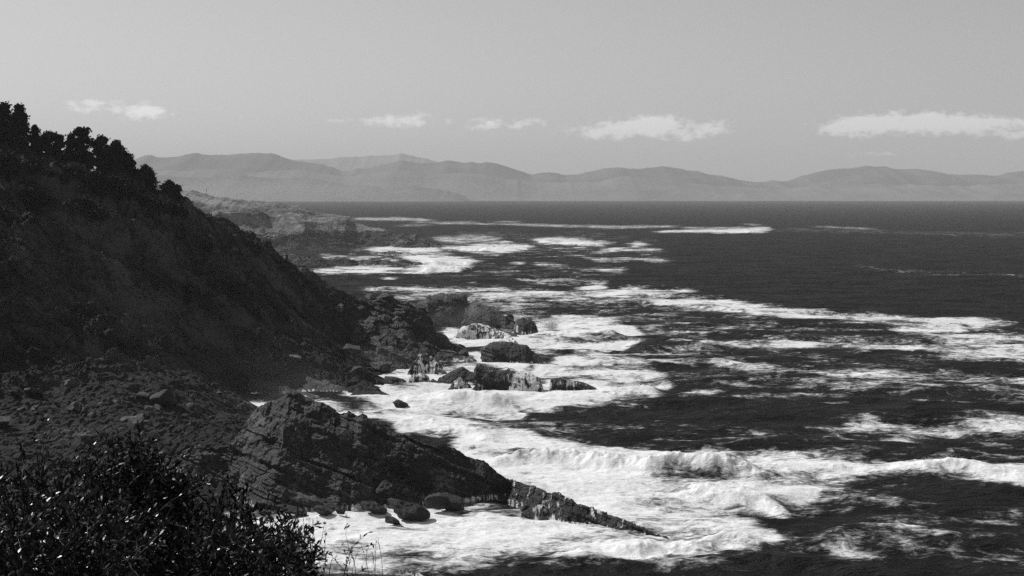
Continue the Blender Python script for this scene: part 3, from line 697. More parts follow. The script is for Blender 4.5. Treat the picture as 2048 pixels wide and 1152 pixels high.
# ------------------------------------------------------------------ sea rocks and the bedded ridge
R1 = 'rocks standing in the surf'
rock_thing('rock_ridge', 'long dark bedded rock ridge sloping down into the surf, largest rock of the cove',
  [(250,955,285,8,6),(310,936,287,10,6),(380,908,289,12,7),(440,884,291,15,8),(478,862,293,17,9),(500,832,294,18,11),(512,815,293,20,12),(533,803,292,22,12),(560,800,291,24,12),(578,786,290,25,12),(592,785,290,25,12),(612,802,289,24,12),(640,804,288,22,12),(682,823,287,21,12),(697,815,287,21,12),(714,832,286,20,12),(725,822,286,20,12),
   (744,841,286,19,12),(773,845,286,19,12),(817,861,285,17,12),(861,877,284,15,11),(911,898,284,13,10),(949,912,284,11,10),(993,936,283,8,9),(1030,956,282,6,8),(1056,985,281,4,6),(1066,1004,280,3,5)],
  amp=.62, seed=500, size=.85, ns=620, nf=230, nb=50, qf=.9, jag=.9, jagscale=4., block=.35, bed=1.75, lump=2.5)
wf = lambda lo: (lambda P: np.where(P[:, 2] > .2, lo + .45 * fbm(P / 2.2, 3, 77) , 0))
rock_thing('rock_ledge', 'low narrow wet ledge trailing off the long ridge, white water draining down its side',
  [(1020,952,280,4,4),(1040,960,277,5,5),(1076,974,269,7,5),(1128,988,262.5,6,5),(1175,1009,258,4,4),(1220,1027,254.3,3.5,4),(1265,1045,250,3,3),(1312,1064,245.8,2.6,3),(1334,1073,244,2,2.4),(1343,1088,243,1.2,1.2)],
  amp=.55, block=.6, seed=520, size=.5, ns=420, nf=70, nb=30, mat='wet_rock', washfn=wf(.20), qf=.6, zb=-1.5, jag=.4, jagscale=2.)
rock_thing('wet_rock', 'small wet rock streaked with white runoff below the narrow ledge',
  [(1036,1034,260,2,2),(1050,1022,261,4,3),(1066,1012,262,5,3),(1085,1012,262,5,3),(1100,1024,261,4,3),(1122,1037,259,3,2),(1130,1046,258,2,2)], amp=.3, seed=530, size=.45, ns=120, nf=40, nb=16, mat='wet_rock', washfn=wf(.36), zb=-1.2, qf=.7)
rock_thing('rock_point', 'broad jagged dark rock mass running down from the slope to the water behind the inlet',
  [(600,578,536,20,14),(640,580,536,30,20),(670,590,536,38,20),(700,600,537,42,20),(722,598,537,44,20),(745,606,537,45,20),(765,601,537,45,20),(795,608,536,45,20),(815,606,536,44,18),(835,616,535,42,18),(858,634,533,38,16),(872,662,530,33,14),(890,682,527,28,12),(905,694,524,22,10),(925,708,519,16,8),(948,722,512,9,6),(964,744,504,4,4)],
  amp=1.35, bed=1.0, seed=570, size=1.5, block=.8, ns=330, nf=150, nb=30, qf=1.15, jag=1.6, jagscale=7.)
rock_thing('rock_ledge', 'dark ledge of rock stepping down above the foaming inlet',
  [(660,735,488,8,8),(690,706,492,12,10),(722,698,494,14,10),(750,704,495,14,10),(780,699,496,14,10),(812,702,497,14,10),(838,712,497,13,9),(858,716,497,11,8),(890,730,494,7,6),(912,748,487,3,3)],
  amp=.95, bed=1.0, seed=572, size=1.1, block=.8, ns=220, nf=70, nb=20, qf=.7, jag=1.2, jagscale=4.)
rock_thing('rock_ledge', 'long broken ledge of rock on the slope above the bedded slab',
  [(440,690,470,10,8),(480,683,472,14,10),(520,694,471,15,10),(560,700,470,15,10),(600,706,469,14,10),(640,716,468,13,10),(680,724,466,11,8),(720,738,462,8,6),(748,756,455,4,4)],
  amp=.9, bed=1.0, seed=573, size=1.1, block=.8, ns=240, nf=60, nb=20, qf=.8, jag=1.2, jagscale=4.)
rock_thing('table_rock', 'flat topped dark rock with a sheer right end behind the boulder point',
  [(815,628,650,8,12),(838,600,650,14,20),(858,591,650,18,20),(880,588,650,18,20),(905,586,650,18,20),(928,587,650,16,20),(932,592,650,14,18),(936,640,648,8,10)], amp=.8, seed=540, size=1.2, ns=200, nf=70, nb=26, qf=.35, jag=.5, group=R1)
rock_thing('sloping_rock', 'long dark rock sloping right from the flat topped rock',
  [(915,640,644,8,10),(930,607,642,14,14),(955,607,640,14,14),(975,613,638,13,12),(1000,627,634,11,10),(1020,637,630,9,8),(1040,650,622,7,6),(1050,664,616,4,4)], amp=.7, seed=541, size=1.1, ns=180, nf=60, nb=22, qf=.6, jag=.6, group=R1)
rock_thing('sea_rock', 'small knob of rock beside the end of the long sloping rock', [(1004,648,630,4,5),(1010,630,630,5,6),(1020,627,630,5,6),(1028,631,629,5,6),(1034,655,628,4,4)], amp=.5, seed=542, size=.8, ns=60, nf=30, nb=14, qf=.5, group=R1)
rock_thing('sea_rock', 'rounded rock with water on its back at the outermost tip, splashed by surf', [(1026,660,617,3,4),(1034,641,617,6,6),(1046,635,616,7,6),(1060,638,615,7,6),(1070,646,613,5,5),(1078,662,611,3,3)], amp=.5, seed=543, size=.9, ns=90, nf=36, nb=16, qf=.6, mat='wet_rock', washfn=wf(.25), group=R1)
rock_thing('rock_shelf', 'low shelf of rock with curtains of white water falling from its edge', [(905,676,588,6,8),(925,654,592,10,10),(945,648,594,12,10),(965,649,594,12,10),(985,656,592,11,8),(1010,668,586,8,6),(1030,682,575,4,4)], amp=.6, seed=544, size=.9, ns=160, nf=60, nb=20, qf=.3, mat='wet_rock', washfn=wf(.62), group=R1)
rock_thing('rock_shelf', 'thin dark wedge of rock pointing right below the long sloping rock', [(935,664,600,4,6),(950,645,602,6,8),(972,644,602,7,8),(1000,655,598,6,6),(1030,668,590,5,5),(1052,679,583,3,3)], amp=.5, seed=545, size=.9, ns=120, nf=36, nb=16, qf=.6, group=R1)
rock_thing('sea_stack', 'large humped dark rock with a blunt left face standing clear of the water',
  [(960,738,508,5,8),(966,700,511,10,12),(972,690,512,11,14),(985,682,512,12,14),(1008,681,512,12,14),(1030,686,511,12,13),(1052,692,510,11,12),(1062,703,509,9,10),(1078,710,507,7,8),(1096,723,504,5,5),(1102,734,500,3,3)], amp=.6, seed=550, size=1.0, ns=240, nf=90, nb=30, qf=.45, jag=.4, jagscale=3., group=R1)
rock_thing('sea_stack', 'broad dark rock with bright waterfalls pouring down its right end',
  [(946,790,432,3,5),(952,728,437,10,10),(960,724,438,11,12),(985,732,437,11,12),(1003,737,436,11,12),(1018,733,436,11,12),(1040,738,435,11,12),(1062,745,434,10,10),(1078,752,433,9,8),(1085,768,432,6,6),(1088,792,431,3,4)],
  amp=.55, seed=560, size=.8, ns=260, nf=110, nb=30, qf=.3, jag=.35, jagscale=2.5, mat='wet_rock', washfn=lambda P: np.where(P[:, 2] > .2, .12 + .5 * sstep(P[:, 0], -4, 2) + .4 * fbm(P / 2.2, 3, 78), 0), group=R1)
rock_thing('sea_rock', 'dark peaked rock left of the waterfall rock', [(862,780,446,4,6),(880,756,450,8,9),(905,741,452,9,9),(925,732,453,9,9),(940,740,452,9,9),(958,752,450,7,8),(968,782,444,3,4)], amp=.6, seed=561, size=.8, ns=140, nf=60, nb=20, qf=.5, jag=.4, group=R1)
rock_thing('sea_rock', 'pyramid shaped wet rock laced with white water below the peaked rock', [(888,788,432,3,4),(905,765,434,6,6),(918,755,435,7,6),(930,762,435,6,6),(952,786,432,3,4)], amp=.4, seed=562, size=.6, ns=110, nf=50, nb=16, qf=.7, mat='wet_rock', washfn=wf(.45), group=R1)
rock_thing('sea_rock', 'long low block of rock awash, rightmost of the surf rocks, streaked by falling water', [(1097,786,432,2,3),(1101,757,434,5,6),(1125,757,434,6,6),(1150,762,434,6,6),(1178,767,433,6,5),(1192,774,432,5,4),(1205,788,430,2,3)], amp=.32, seed=563, size=.6, ns=150, nf=50, nb=18, qf=.3, mat='wet_rock', washfn=wf(.36), group=R1)
rock_thing('sea_rock', 'rounded rock draining white streams at the foot of the boulder point', [(815,745,470,4,5),(828,722,476,7,8),(838,708,478,8,8),(852,706,479,8,8),(868,715,478,8,8),(885,738,474,6,6),(905,755,468,3,4)], amp=.5, seed=564, size=.7, ns=120, nf=50, nb=18, qf=.6, mat='wet_rock', washfn=wf(.46), group=R1)
rock_thing('sea_rock', 'low square block of rock in the foaming inlet', [(764,778,448,2,3),(769,752,450,4,5),(785,751,450,5,5),(805,757,450,5,5),(818,764,449,4,4),(824,778,447,2,3)], amp=.35, seed=565, size=.7, ns=80, nf=36, nb=14, qf=.35, mat='wet_rock', washfn=wf(.12), group=R1)
rock_thing('sea_rock', 'flat rock sheeted with water between the inlet block and the peaked rock', [(812,768,452,2,3),(822,748,453,4,5),(845,746,453,5,5),(856,752,452,4,4),(864,770,450,2,3)], amp=.35, seed=566, size=.6, ns=80, nf=36, nb=14, qf=.35, mat='wet_rock', washfn=wf(.5), group=R1)
rock_thing('sea_rock', 'jagged dark rock just right of the inlet block, under the peaked rock', [(840,782,443,2,3),(850,764,445,3,4),(866,760,445,4,4),(880,766,444,4,4),(890,782,442,2,3)], amp=.35, seed=567, size=.6, ns=70, nf=30, nb=12, qf=.5, group=R1)
rock_thing('rock_slab', 'bedded slab of rock slanting into the surf, in front of the inlet',
  [(470,690,452,24,14),(520,706,448,24,14),(580,728,444,22,14),(640,752,438,18,12),(690,775,430,12,10),(730,794,421,8,8),(760,806,414,4,5),(784,818,408,2,3)], amp=.5, seed=570, size=.8, ns=320, nf=100, nb=30, jag=.3, jagscale=4., qf=1.0)
rock_thing('rock_slab', 'thin lower bed of rock parallel to the bedded slab, right above the ridge',
  [(500,760,430,11,8),(560,775,424,9,8),(620,786,420,12,8),(660,798,414,8,6),(700,808,409,4,4),(716,818,404,2,2)], amp=.4, seed=571, size=.7, ns=220, nf=70, nb=24, jag=.3, jagscale=4.)
rock_thing('headland_rock', 'low dark rock islet trailing off the shore rib into white surf', [(716,532,1215,14,20),(722,519,1220,22,26),(745,515,1222,24,26),(775,519,1220,22,26),(800,524,1216,20,22),(820,530,1210,16,18),(832,538,1200,8,10)], amp=1.4, seed=580, size=1.8, ns=140, nf=40, nb=18, qf=.6, jag=.8, group='rocks off the headland')
rock_thing('headland_rock', 'small dark wedge right of the low islet, in white surf', [(822,536,1196,6,8),(830,528,1196,10,12),(845,530,1192,9,10),(858,536,1186,5,6)], amp=1.0, seed=581, size=1.4, ns=60, nf=24, nb=12, qf=.6, group='rocks off the headland')
rock_thing('headland_rock', 'broken low rocks at the middle of the headland shore', [(700,512,1440,30,40),(740,505,1440,36,40),(770,505,1430,30,36),(800,503,1425,20,26),(822,507,1420,12,16),(832,516,1400,6,8)], amp=1.6, seed=582, size=1.8, ns=120, nf=36, nb=16, qf=.7, jag=1.0, group='rocks off the headland')
rock_thing('headland_rock', 'wedge shaped point of rock slanting to the surf at the headland tip', [(796,488,1640,20,26),(806,469,1650,36,40),(830,472,1648,36,40),(855,480,1640,28,32),(875,489,1632,18,20),(895,499,1615,8,8)], amp=1.6, seed=583, size=2.0, ns=120, nf=40, nb=18, qf=.6, jag=1.0, group='rocks off the headland')
rock_thing('headland_rock', 'sliver of rock nearest the camera in the headland surf', [(726,544,1120,4,5),(732,538,1122,6,7),(745,539,1120,6,6),(758,545,1115,3,4)], amp=.5, seed=584, size=.9, ns=50, nf=18, nb=10, zb=-1.5, group='rocks off the headland')
for i, (pts, lab) in enumerate([
    ([(1874,934,305,1,2),(1880,927,306,2,2),(1892,930,305,2,2),(1902,935,304,1,1)], 'small dark rock awash in the foam band left of the long thin one'),
    ([(1972,952,298,1,2),(1982,946,299,2,2),(2005,949,298,2,2),(2020,953,297,1.5,2),(2038,957,296,1,1)], 'long thin dark rock awash in the foam band at the right edge'),
    ([(800,1140,225,1,1),(812,1138,226,1.2,1.2),(830,1146,225,1.2,1),(850,1154,223,1,1),(870,1166,220,.8,.8)], 'thin dark rock breaking the water at the bottom edge'),
    ([(1158,1046,256,.8,1),(1164,1045,257,1,1),(1182,1052,255,1,1),(1204,1062,253,.7,.7)], 'sliver of rock lying beside the narrow ledge')]):
    rock_thing('sea_rock', lab, pts, amp=.18, seed=590 + i, size=.4, ns=70, nf=22, nb=10, zb=-1.0, mat='wet_rock', group='rocks awash')

# ------------------------------------------------------------------ boulders
def boulder_mesh(name, seed, mat, cuts=16, sub=4, elong=(1, 1, 1)):
    r = np.random.default_rng(seed)
    import bmesh
    bm = bmesh.new(); bmesh.ops.create_icosphere(bm, subdivisions=sub, radius=1.0)
    P = np.array([v.co[:] for v in bm.verts]); Fc = np.array([[v.index for v in f.verts] for f in bm.faces]); bm.free()
    for _ in range(cuts):
        n = r.normal(size=3); n /= np.linalg.norm(n); c = r.uniform(.48, .8)
        P = P - np.maximum(0, P @ n - c)[:, None] * n
    P = P * np.array(elong)
    nn = P / np.linalg.norm(P, axis=1, keepdims=True)
    P = P + nn * (fbm(P * 1.6, 3, seed) * .14 + fbm(P * 5, 3, seed + 2) * .05)[:, None]
    o = mesh_obj(name, P, Fc, M[mat])
    return o
def beach():
    protos = [boulder_mesh('boulder', 600 + i, 'boulder' if i % 4 == 0 else 'rock', 20 + i % 4, 3, (1, .85 + .1 * (i % 3), .6 + .08 * (i % 4))) for i in range(8)]
    gx, gy = np.arange(-20, 541, 20.0), np.arange(750, 1021, 15.0)
    TAB = np.array([[ray_hit(a, b, 255) for a in gx] for b in gy])
    def HIT(px, py):
        i = min(max((px + 20) / 20, 0), len(gx) - 1.001); j = min(max((py - 750) / 15, 0), len(gy) - 1.001)
        a, b = int(i), int(j); u, v = i - a, j - b
        return (TAB[b, a] * (1 - u) + TAB[b, a + 1] * u) * (1 - v) + (TAB[b + 1, a] * (1 - u) + TAB[b + 1, a + 1] * u) * v
    placed = []; spots = []
    r = np.random.default_rng(99)
    tries = 0
    while len(spots) < 120 and tries < 9000:
        tries += 1
        px = r.uniform(-20, 520); py = r.uniform(752, 1012)
        d = float(HIT(px, py)); p = W(px, py, d)
        size = .4 + 3.0 * r.random() ** 4 + (.4 if py < 860 else 0)
        if px > 360 and py > 850: continue
        if px > 380 and r.random() < .5: continue
        if any((p[0] - q[0]) ** 2 + (p[1] - q[1]) ** 2 < (.62 * (size + q[2])) ** 2 for q in placed): continue
        placed.append((p[0], p[1], size)); spots.append((p[0], p[1], size))
    zs = coast_z(np.array([s[0] for s in spots]), np.array([s[1] for s in spots]))
    for i, ((x, y, s), z) in enumerate(zip(spots, zs)):
        o = protos[i] if i < 8 else protos[i % 8].copy()
        if i >= 8: COL.objects.link(o)
        o.location = (x, y, max(z, -.2) + s * .22)
        o.scale = (s * r.uniform(.8, 1.5), s * r.uniform(.6, 1.1), s * r.uniform(.5, 1.1))
        o.rotation_euler = (r.uniform(-.6, .6), r.uniform(-.6, .6), r.uniform(0, 6.28))
        tag(o, 'grey boulder in the rubble strewn along the foot of the dark slope', 'boulder', 'boulders at the foot of the slope')
beach()
BIG = [ # px, py (centre), rx px, rz px, distance, label
 (827,622,34,26,505,'large rounded boulder overhanging the water at the end of the dark point'),
 (782,607,30,20,510,'dark blocky boulder on the skyline behind the overhanging boulder'),
 (745,603,24,16,511,'skyline boulder at the top of the boulder point, left of the blocky one'),
 (604,556,26,24,508,'tall dark outcrop rock beside the pale ledge on the slope'),
 (812,655,30,18,498,'smooth boulder below the overhanging boulder'),
 (838,686,36,24,494,'rounded light topped boulder above the draining rock'),
 (765,650,26,14,500,'slanting slab boulder in the middle of the boulder point'),
 (880,690,40,26,504,'big dark sloping boulder on the right flank of the boulder point'),
 (925,712,22,14,508,'outermost boulder of the dark point, next to the humped rock'),
 (700,700,30,16,480,'flat grey boulder above the foaming inlet'),
 (672,620,20,16,500,'pale upright boulder halfway up the slope'),
 (725,625,22,15,505,'boulder wedged on the slope below the skyline'),
 (852,720,18,10,488,'small boulder between the light topped boulder and the draining rock'),
 (900,655,22,14,530,'jagged dark boulder behind the right flank of the point'),
 (760,735,26,16,462,'dark boulder at the left lip of the inlet'),
 (720,745,24,16,458,'boulder above the bedded slab beside the inlet'),
]
for i, (px, py, rx, rz, d, lab) in enumerate(BIG):
    o = boulder_mesh('boulder', 700 + i, 'rock' if i not in (5, 9, 10) else 'boulder', 18, 4, (1, 1, 1))
    d = ray_hit(px, py + rz * .4, 400); p = W(px, py, d); k = d / F
    o.location = p; o.scale = (rx * k, (rx + rz) * .5 * k, rz * k); o.rotation_euler = (0, R(12), R(20 * i))
    o.rotation_euler = (0, R(14 if i % 2 else 5), 0)
    tag(o, lab, 'boulder', 'boulders of the dark point')
COVE = [(803,811,20,12,403,'lone rounded boulder in white water off the tip of the bedded slab'),
 (813,1022,42,17,262,'wedge shaped boulder in the surf, biggest of those below the ridge'),
 (745,1014,26,11,267,'rounded boulder left of the wedge shaped boulder below the ridge'),
 (786,1041,21,9,257,'low ragged boulder just below the wedge shaped boulder'),
 (895,1000,50,17,270,'pointed boulder leaning on the ridge foot, right of the wedge shaped one'),
 (872,1000,26,14,268,'dark boulder tucked under the left of the pointed boulder'),
 (645,1021,22,10,264,'ragged boulder at the waterline, left end of the ridge foot'),
 (679,1021,13,7,264,'small boulder right beside the ragged waterline boulder'),
 (590,1020,36,6,265,'flat low rock at the waterline nearest the bushes'),
 (540,1012,30,9,268,'low boulder where the shore meets the bushes'),
 (1052,1018,12,7,263,'small rock in the foam between the ridge foot and the ledge'),
 (1212,1059,6,3,254,'tiny rock in the foam beside the sliver of rock'),
 (620,1003,40,12,270,'broad rounded boulder on the shelf under the ridge'),
 (768,985,22,20,273,'upright dark boulder against the foot of the ridge')]
for i, (px, py, rx, rz, d, lab) in enumerate(COVE):
    o = boulder_mesh('boulder', 760 + i, 'wet_rock' if i != 12 else 'boulder', 14, 4)
    p = W(px, py, d); k = d / F
    o.location = p; o.scale = (rx * k * 1.15, (rx + rz) * .55 * k, rz * k * 1.3); o.rotation_euler = (0, R(16 if rx > 1.5 * rz else 0), 0)
    tag(o, lab, 'boulder', 'boulders in the cove')
OUT = [(575,548,36,14,500,'pale flat ledge of rock sticking out of the scrub'), (655,600,18,14,498,'pale rock patch on the slope under the dark outcrop'),
 (590,715,26,10,455,'pale broken rock at the top of the bedded slab'), (140,770,24,16,372,'pale striped outcrop at the foot of the scrub'), (525,535,14,8,508,'small pale rock in the scrub near the skyline')]
for i, (px, py, rx, rz, d, lab) in enumerate(OUT):
    o = boulder_mesh('outcrop', 800 + i, 'boulder', 18, 4)
    d = ray_hit(px, py, 300); k = d / F
    p = W(px, py, d)
    o.location = p; o.scale = (rx * k, rx * k, rz * k); o.rotation_euler = (0, R(15), .4 * i)
    tag(o, lab, 'outcrop')

# ------------------------------------------------------------------ pines on the skyline
def tube(pts, radii, sides=6):
    pts = np.array(pts, float); V = []; Fc = []
    for i, p in enumerate(pts):
        t = pts[min(i + 1, len(pts) - 1)] - pts[max(i - 1, 0)]; t /= np.linalg.norm(t) + 1e-9
        a = np.cross(t, [0.3, 1, 0.1]); a /= np.linalg.norm(a) + 1e-9; b = np.cross(t, a)
        for k in range(sides):
            an = 2 * math.pi * k / sides
            V.append(p + (a * math.cos(an) + b * math.sin(an)) * radii[i])
    for i in range(len(pts) - 1):
        for k in range(sides):
            Fc.append((i * sides + k, i * sides + (k + 1) % sides, (i + 1) * sides + (k + 1) % sides, (i + 1) * sides + k))
    return np.array(V), np.array(Fc)
def join(parts):
    Vs, Fs, n = [], [], 0
    for v, f in parts:
        Vs.append(v); Fs.append(f + n); n += len(v)
    return np.concatenate(Vs), np.concatenate(Fs)
def pine(px, top, base, hw, d, seed, label, lobes=16, n=3400):
    r = np.random.default_rng(seed)
    k = d / F
    b = W(px, base, d); t = W(px, top, d); Hh = t[2] - b[2]; w = hw * k
    root = empty('pine_tree', b)
    tag(root, label, 'tree', 'pines on the skyline of the slope')
    parts = [tube([(0, 0, -3), (0.1, 0, Hh * .4), (0, 0.1, Hh * .9)], [.32, .24, .06])]
    cs = []
    w *= 1.38
    for i in range(lobes):
        a = i / (lobes - 1)
        zz = Hh * (.04 + .86 * a)
        prof = math.sin(min(1, .35 + a * 1.1) * 1.57) * (1 - max(0, (a - .45) / .55) ** 2.0 * .82)
        rad = w * prof * r.uniform(.1, .92) + w * .12 * math.sin(seed * 1.7 + a * 5)
        an = i * 2.4 + r.uniform(-.6, .6)
        c = np.array([math.cos(an) * rad, math.sin(an) * rad * .9, zz])
        cs.append((c, w * r.uniform(.28, .56) * (1.15 - .45 * a)))
        parts.append(tube([(0, 0, zz - .12 * Hh), c * [.6, .6, 1] - [0, 0, .03 * Hh], c], [.12, .08, .03], 4))
    mesh_obj('trunk', *join(parts), M['bark'], root)
    pts = []
    per = n // lobes
    for c, rr in cs:
        q = r.normal(size=(per, 3)); q /= np.linalg.norm(q, axis=1, keepdims=True)
        tuft = r.normal(size=(16, 3)); tuft /= np.linalg.norm(tuft, axis=1, keepdims=True); tuft[:, 2] = np.abs(tuft[:, 2]) * 1.2
        mix = tuft[r.integers(0, 16, per)]
        q = q * r.random((per, 1)) ** .4 * .75 + mix * r.random((per, 1)) * .62
        pts.append(c + q * rr * [1, 1, .9])
    pts = np.concatenate(pts)
    mesh_obj('crown', *leaf_tris(pts, r.uniform(.45, 1.0, len(pts)) * (.6 + .4 * w / 4)), M['needles'], root)
PINES = [(-40,215,345,42,486,'dark pine cut by the left edge of the photo'), (8,205,340,34,485,'tallest dark pine, at the left edge of the skyline'), (40,203,335,22,488,'tall pine with a ragged right side, second from the left edge'),
 (70,246,340,16,490,'thin small pine just right of the tall left group'), (98,262,352,22,492,'squat pine on the skyline right of the thin one'), (121,266,358,15,494,'low narrow pine in the dip of the skyline'),
 (138,275,365,14,495,'short pine leaning against the rounded crown pine'), (162,249,372,26,497,'pine with a tall rounded crown standing above the middle of the skyline'), (204,268,380,19,500,'pine with a spiky top right of the rounded crown pine'),
 (232,277,392,24,502,'broad bushy pine at the right end of the main group'), (254,305,400,20,504,'lower spreading pine hanging over the gap at the right'), (290,331,408,20,506,'lone pine with a flat ragged top beyond the gap'),
 (338,364,424,22,509,'last small pine at the right end of the skyline'), (318,385,420,16,508,'low bushy pine between the lone pine and the last one')]
UNDER = [(-30,300,372,34,470,'dark shrubby pine at the left edge under the tall pines'), (22,312,376,32,474,'dark round shrub right under the tallest pine'), (72,318,384,28,478,'dark shrub under the thin small pine'), (112,328,392,30,482,'dark spreading shrub under the squat pine'),
 (152,338,402,30,486,'dark shrub under the pine with the rounded crown'), (190,346,410,28,489,'dark shrub below the spiky topped pine'), (226,356,418,30,492,'wide dark shrub below the broad bushy pine'), (262,372,428,26,496,'dark shrub filling the slope below the gap'),
 (300,394,440,26,499,'dark shrub below the lone pine'), (346,410,452,24,503,'dark shrub below the last small pine'), (60,380,430,34,462,'dark bush lower down the slope below the thin small pine'), (170,402,448,32,472,'dark bush lower down the slope below the rounded crown pine')]
for i, (px, top, base, hw, d, lab) in enumerate(UNDER):
    d = ray_hit(px, (top + base) / 2 + 10, 400)
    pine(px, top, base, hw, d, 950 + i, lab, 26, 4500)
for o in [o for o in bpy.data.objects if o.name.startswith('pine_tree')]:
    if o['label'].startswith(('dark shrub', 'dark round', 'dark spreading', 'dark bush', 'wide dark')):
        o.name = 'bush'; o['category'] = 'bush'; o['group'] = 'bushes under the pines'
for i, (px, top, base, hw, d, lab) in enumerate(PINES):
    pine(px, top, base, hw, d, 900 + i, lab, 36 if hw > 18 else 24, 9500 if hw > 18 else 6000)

# ------------------------------------------------------------------ bushes at the camera's feet
def leaf_blades(P, D, L, Wd, r):
    """pointed leaves: P base, D direction, L length, Wd width"""
    n = len(P)
    D = D / np.linalg.norm(D, axis=1, keepdims=True)
    s = r.normal(size=(n, 3)); s -= (s * D).sum(1, keepdims=True) * D; s /= np.linalg.norm(s, axis=1, keepdims=True)
    nrm = np.cross(D, s)
    bend = r.uniform(-.25, .35, n)[:, None]
    L = L[:, None]; Wd = Wd[:, None]
    a = P; b = P + D * L * .4 + nrm * L * bend * .2; c = P + D * L * .75 + nrm * L * bend * .6; t = P + D * L + nrm * L * bend
    V = np.stack([a - s * Wd * .08, a + s * Wd * .08, b - s * Wd * .5, b + s * Wd * .5, c - s * Wd * .4, c + s * Wd * .4, t - s * Wd * .03, t + s * Wd * .03], 1).reshape(-1, 3)
    k = np.arange(n)[:, None] * 8
    Fc = np.concatenate([k + np.array([[0, 1, 3, 2]]), k + np.array([[2, 3, 5, 4]]), k + np.array([[4, 5, 7, 6]])], 0)
    return V, Fc
def bush(name, label, cat, base_px, d, tips, n_leaf, leaf_len, leaf_w, mat, seed, group, stem_r=.004, up=.25, sprig=3, start=.25, tuft=False):
    """tips: list of (px, py, distance) that the stems reach"""
    r = np.random.default_rng(seed)
    base = W(base_px, 1185, d); root = empty(name, base)
    tag(root, label, cat, group)
    stems = []; LP, LD = [], []
    for (px, py, dd) in tips:
        tip = W(px, py, dd) - base
        st = np.array([r.normal(0, .06) + tip[0] * .35, r.normal(0, .08), -.12])
        bow = r.normal(0, .05, 3)
        ts = np.linspace(0, 1, 9)
        pts = np.array([st + (tip - st) * t + bow * math.sin(t * 3.14) + np.array([0, 0, .06 * math.sin(t * 3.14)]) for t in ts])
        stems.append(tube(pts, np.linspace(stem_r, stem_r * .25, 9), 5))
        axes = [(pts, 1.0)]
        for _ in range(sprig):
            i = r.integers(3, 8); q = pts[i]
            e = q + r.normal(0, .09, 3) + [0, 0, .07]
            axes.append((np.array([q, (q + e) / 2 + r.normal(0, .012, 3), e]), .6))
            stems.append(tube(axes[-1][0], [stem_r * .5, stem_r * .35, stem_r * .15], 4))
        m = max(3, int(n_leaf / len(axes)))
        for ax, wgt in axes:
            if tuft: tt = 1 - .28 * r.random(m) ** 1.2
            else: tt = start + (1 - start) * r.random(m)
            f = tt * (len(ax) - 1); i = np.minimum(f.astype(int), len(ax) - 2); fr = (f - i)[:, None]
            p = ax[i] * (1 - fr) + ax[i + 1] * fr; t = ax[i + 1] - ax[i]; t /= np.linalg.norm(t, axis=1, keepdims=True)
            LP.append(p); LD.append(t * (1.3 if tuft else .7) + r.normal(0, .5, p.shape) * (.7 if tuft else 1) + [0, 0, up])
    P = np.concatenate(LP); D = np.concatenate(LD)
    mesh_obj('stems', *join(stems), M['stem'], root)
    L = leaf_len * .82 * r.uniform(.55, 1.2, len(P)); Wd = leaf_w * .85 * r.uniform(.7, 1.2, len(P))
    mesh_obj('foliage', *leaf_blades(P, D, L, Wd, r), M[mat], root)
    return root
def spread(n, x0, x1, top, d, seed, depth=.7, bottom=1170):
    r = np.random.default_rng(seed); out = []
    for _ in range(n):
        x = r.uniform(x0, x1); tp = np.interp(x, [p[0] for p in top], [p[1] for p in top])
        y = tp + (bottom - tp) * r.random() ** 2.4
        out.append((x, y, d + r.uniform(-depth, depth)))
    return out
G1 = 'bushes in front of the camera'
bush('shrub', 'leafy shrub filling the bottom left corner', 'shrub', 30, 8.0, spread(60, -60, 130, [(-60,950),(30,930),(70,900),(130,960)], 8.0, 1), 60, .05, .013, 'leaf', 1, G1)
bush('tall_sprig', 'tall thin stem with small bright leaves rising over the left bushes', 'plant', 95, 8.4, [(96,832,8.4),(90,862,8.45),(104,850,8.5),(88,900,8.3),(130,900,8.4)], 38, .045, .011, 'leaf', 2, G1, start=.55)
bush('shrub', 'loose shrub with upright leafy stems, second from the left', 'shrub', 165, 8.6, spread(46, 100, 235, [(100,960),(150,900),(200,880),(235,900)], 8.6, 3), 46, .05, .012, 'leaf', 3, G1)
bush('tall_sprig', 'pair of slender leafy shoots standing above the dense dark bush', 'plant', 212, 9.0, [(205,842,9),(222,835,9),(285,870,9.1),(300,880,9.2),(240,870,9),(196,890,9)], 26, .045, .009, 'leaf', 4, G1, start=.5)
bush('shrub', 'dense dark bush with a rounded top in the middle of the foreground', 'shrub', 280, 8.8, spread(190, 190, 385, [(190,960),(215,905),(250,878),(290,885),(330,915),(385,975)], 8.0, 5, .5), 90, .045, .013, 'dull_leaf', 5, G1)
bush('shrub', 'leafy shrub below the dense dark bush', 'shrub', 200, 7.2, spread(80, 60, 340, [(60,1020),(150,1000),(250,1010),(340,1040)], 7.2, 6), 55, .05, .014, 'leaf', 6, G1)
bush('shrub', 'fine stemmed shrub right of the dense dark bush', 'shrub', 375, 8.9, spread(46, 320, 430, [(320,960),(370,945),(400,965),(430,1010)], 8.9, 7), 46, .038, .009, 'dull_leaf', 7, G1)
bush('tufted_shrub', 'dark shrub with brush like tufts of upright leaves', 'shrub', 455, 8.2, [(425,992,8.2),(412,1005,8.3),(452,978,8.2),(460,985,8.25),(446,996,8.1),(480,985,8.2),(490,992,8.15),(470,1000,8.2),(496,1010,8.2),(440,1015,8.2),(420,1020,8.2),(484,1020,8.1),(460,1012,8.0),(500,1030,8.2),(435,1035,8.0),(470,1040,8)], 110, .05, .008, 'dull_leaf', 8, G1, up=.7, sprig=4, tuft=True)
bush('shrub', 'leafy shrub under the tufted shrub', 'shrub', 430, 7.6, spread(90, 320, 540, [(320,1050),(400,1030),(470,1040),(540,1080)], 7.6, 9), 55, .05, .014, 'leaf', 9, G1)
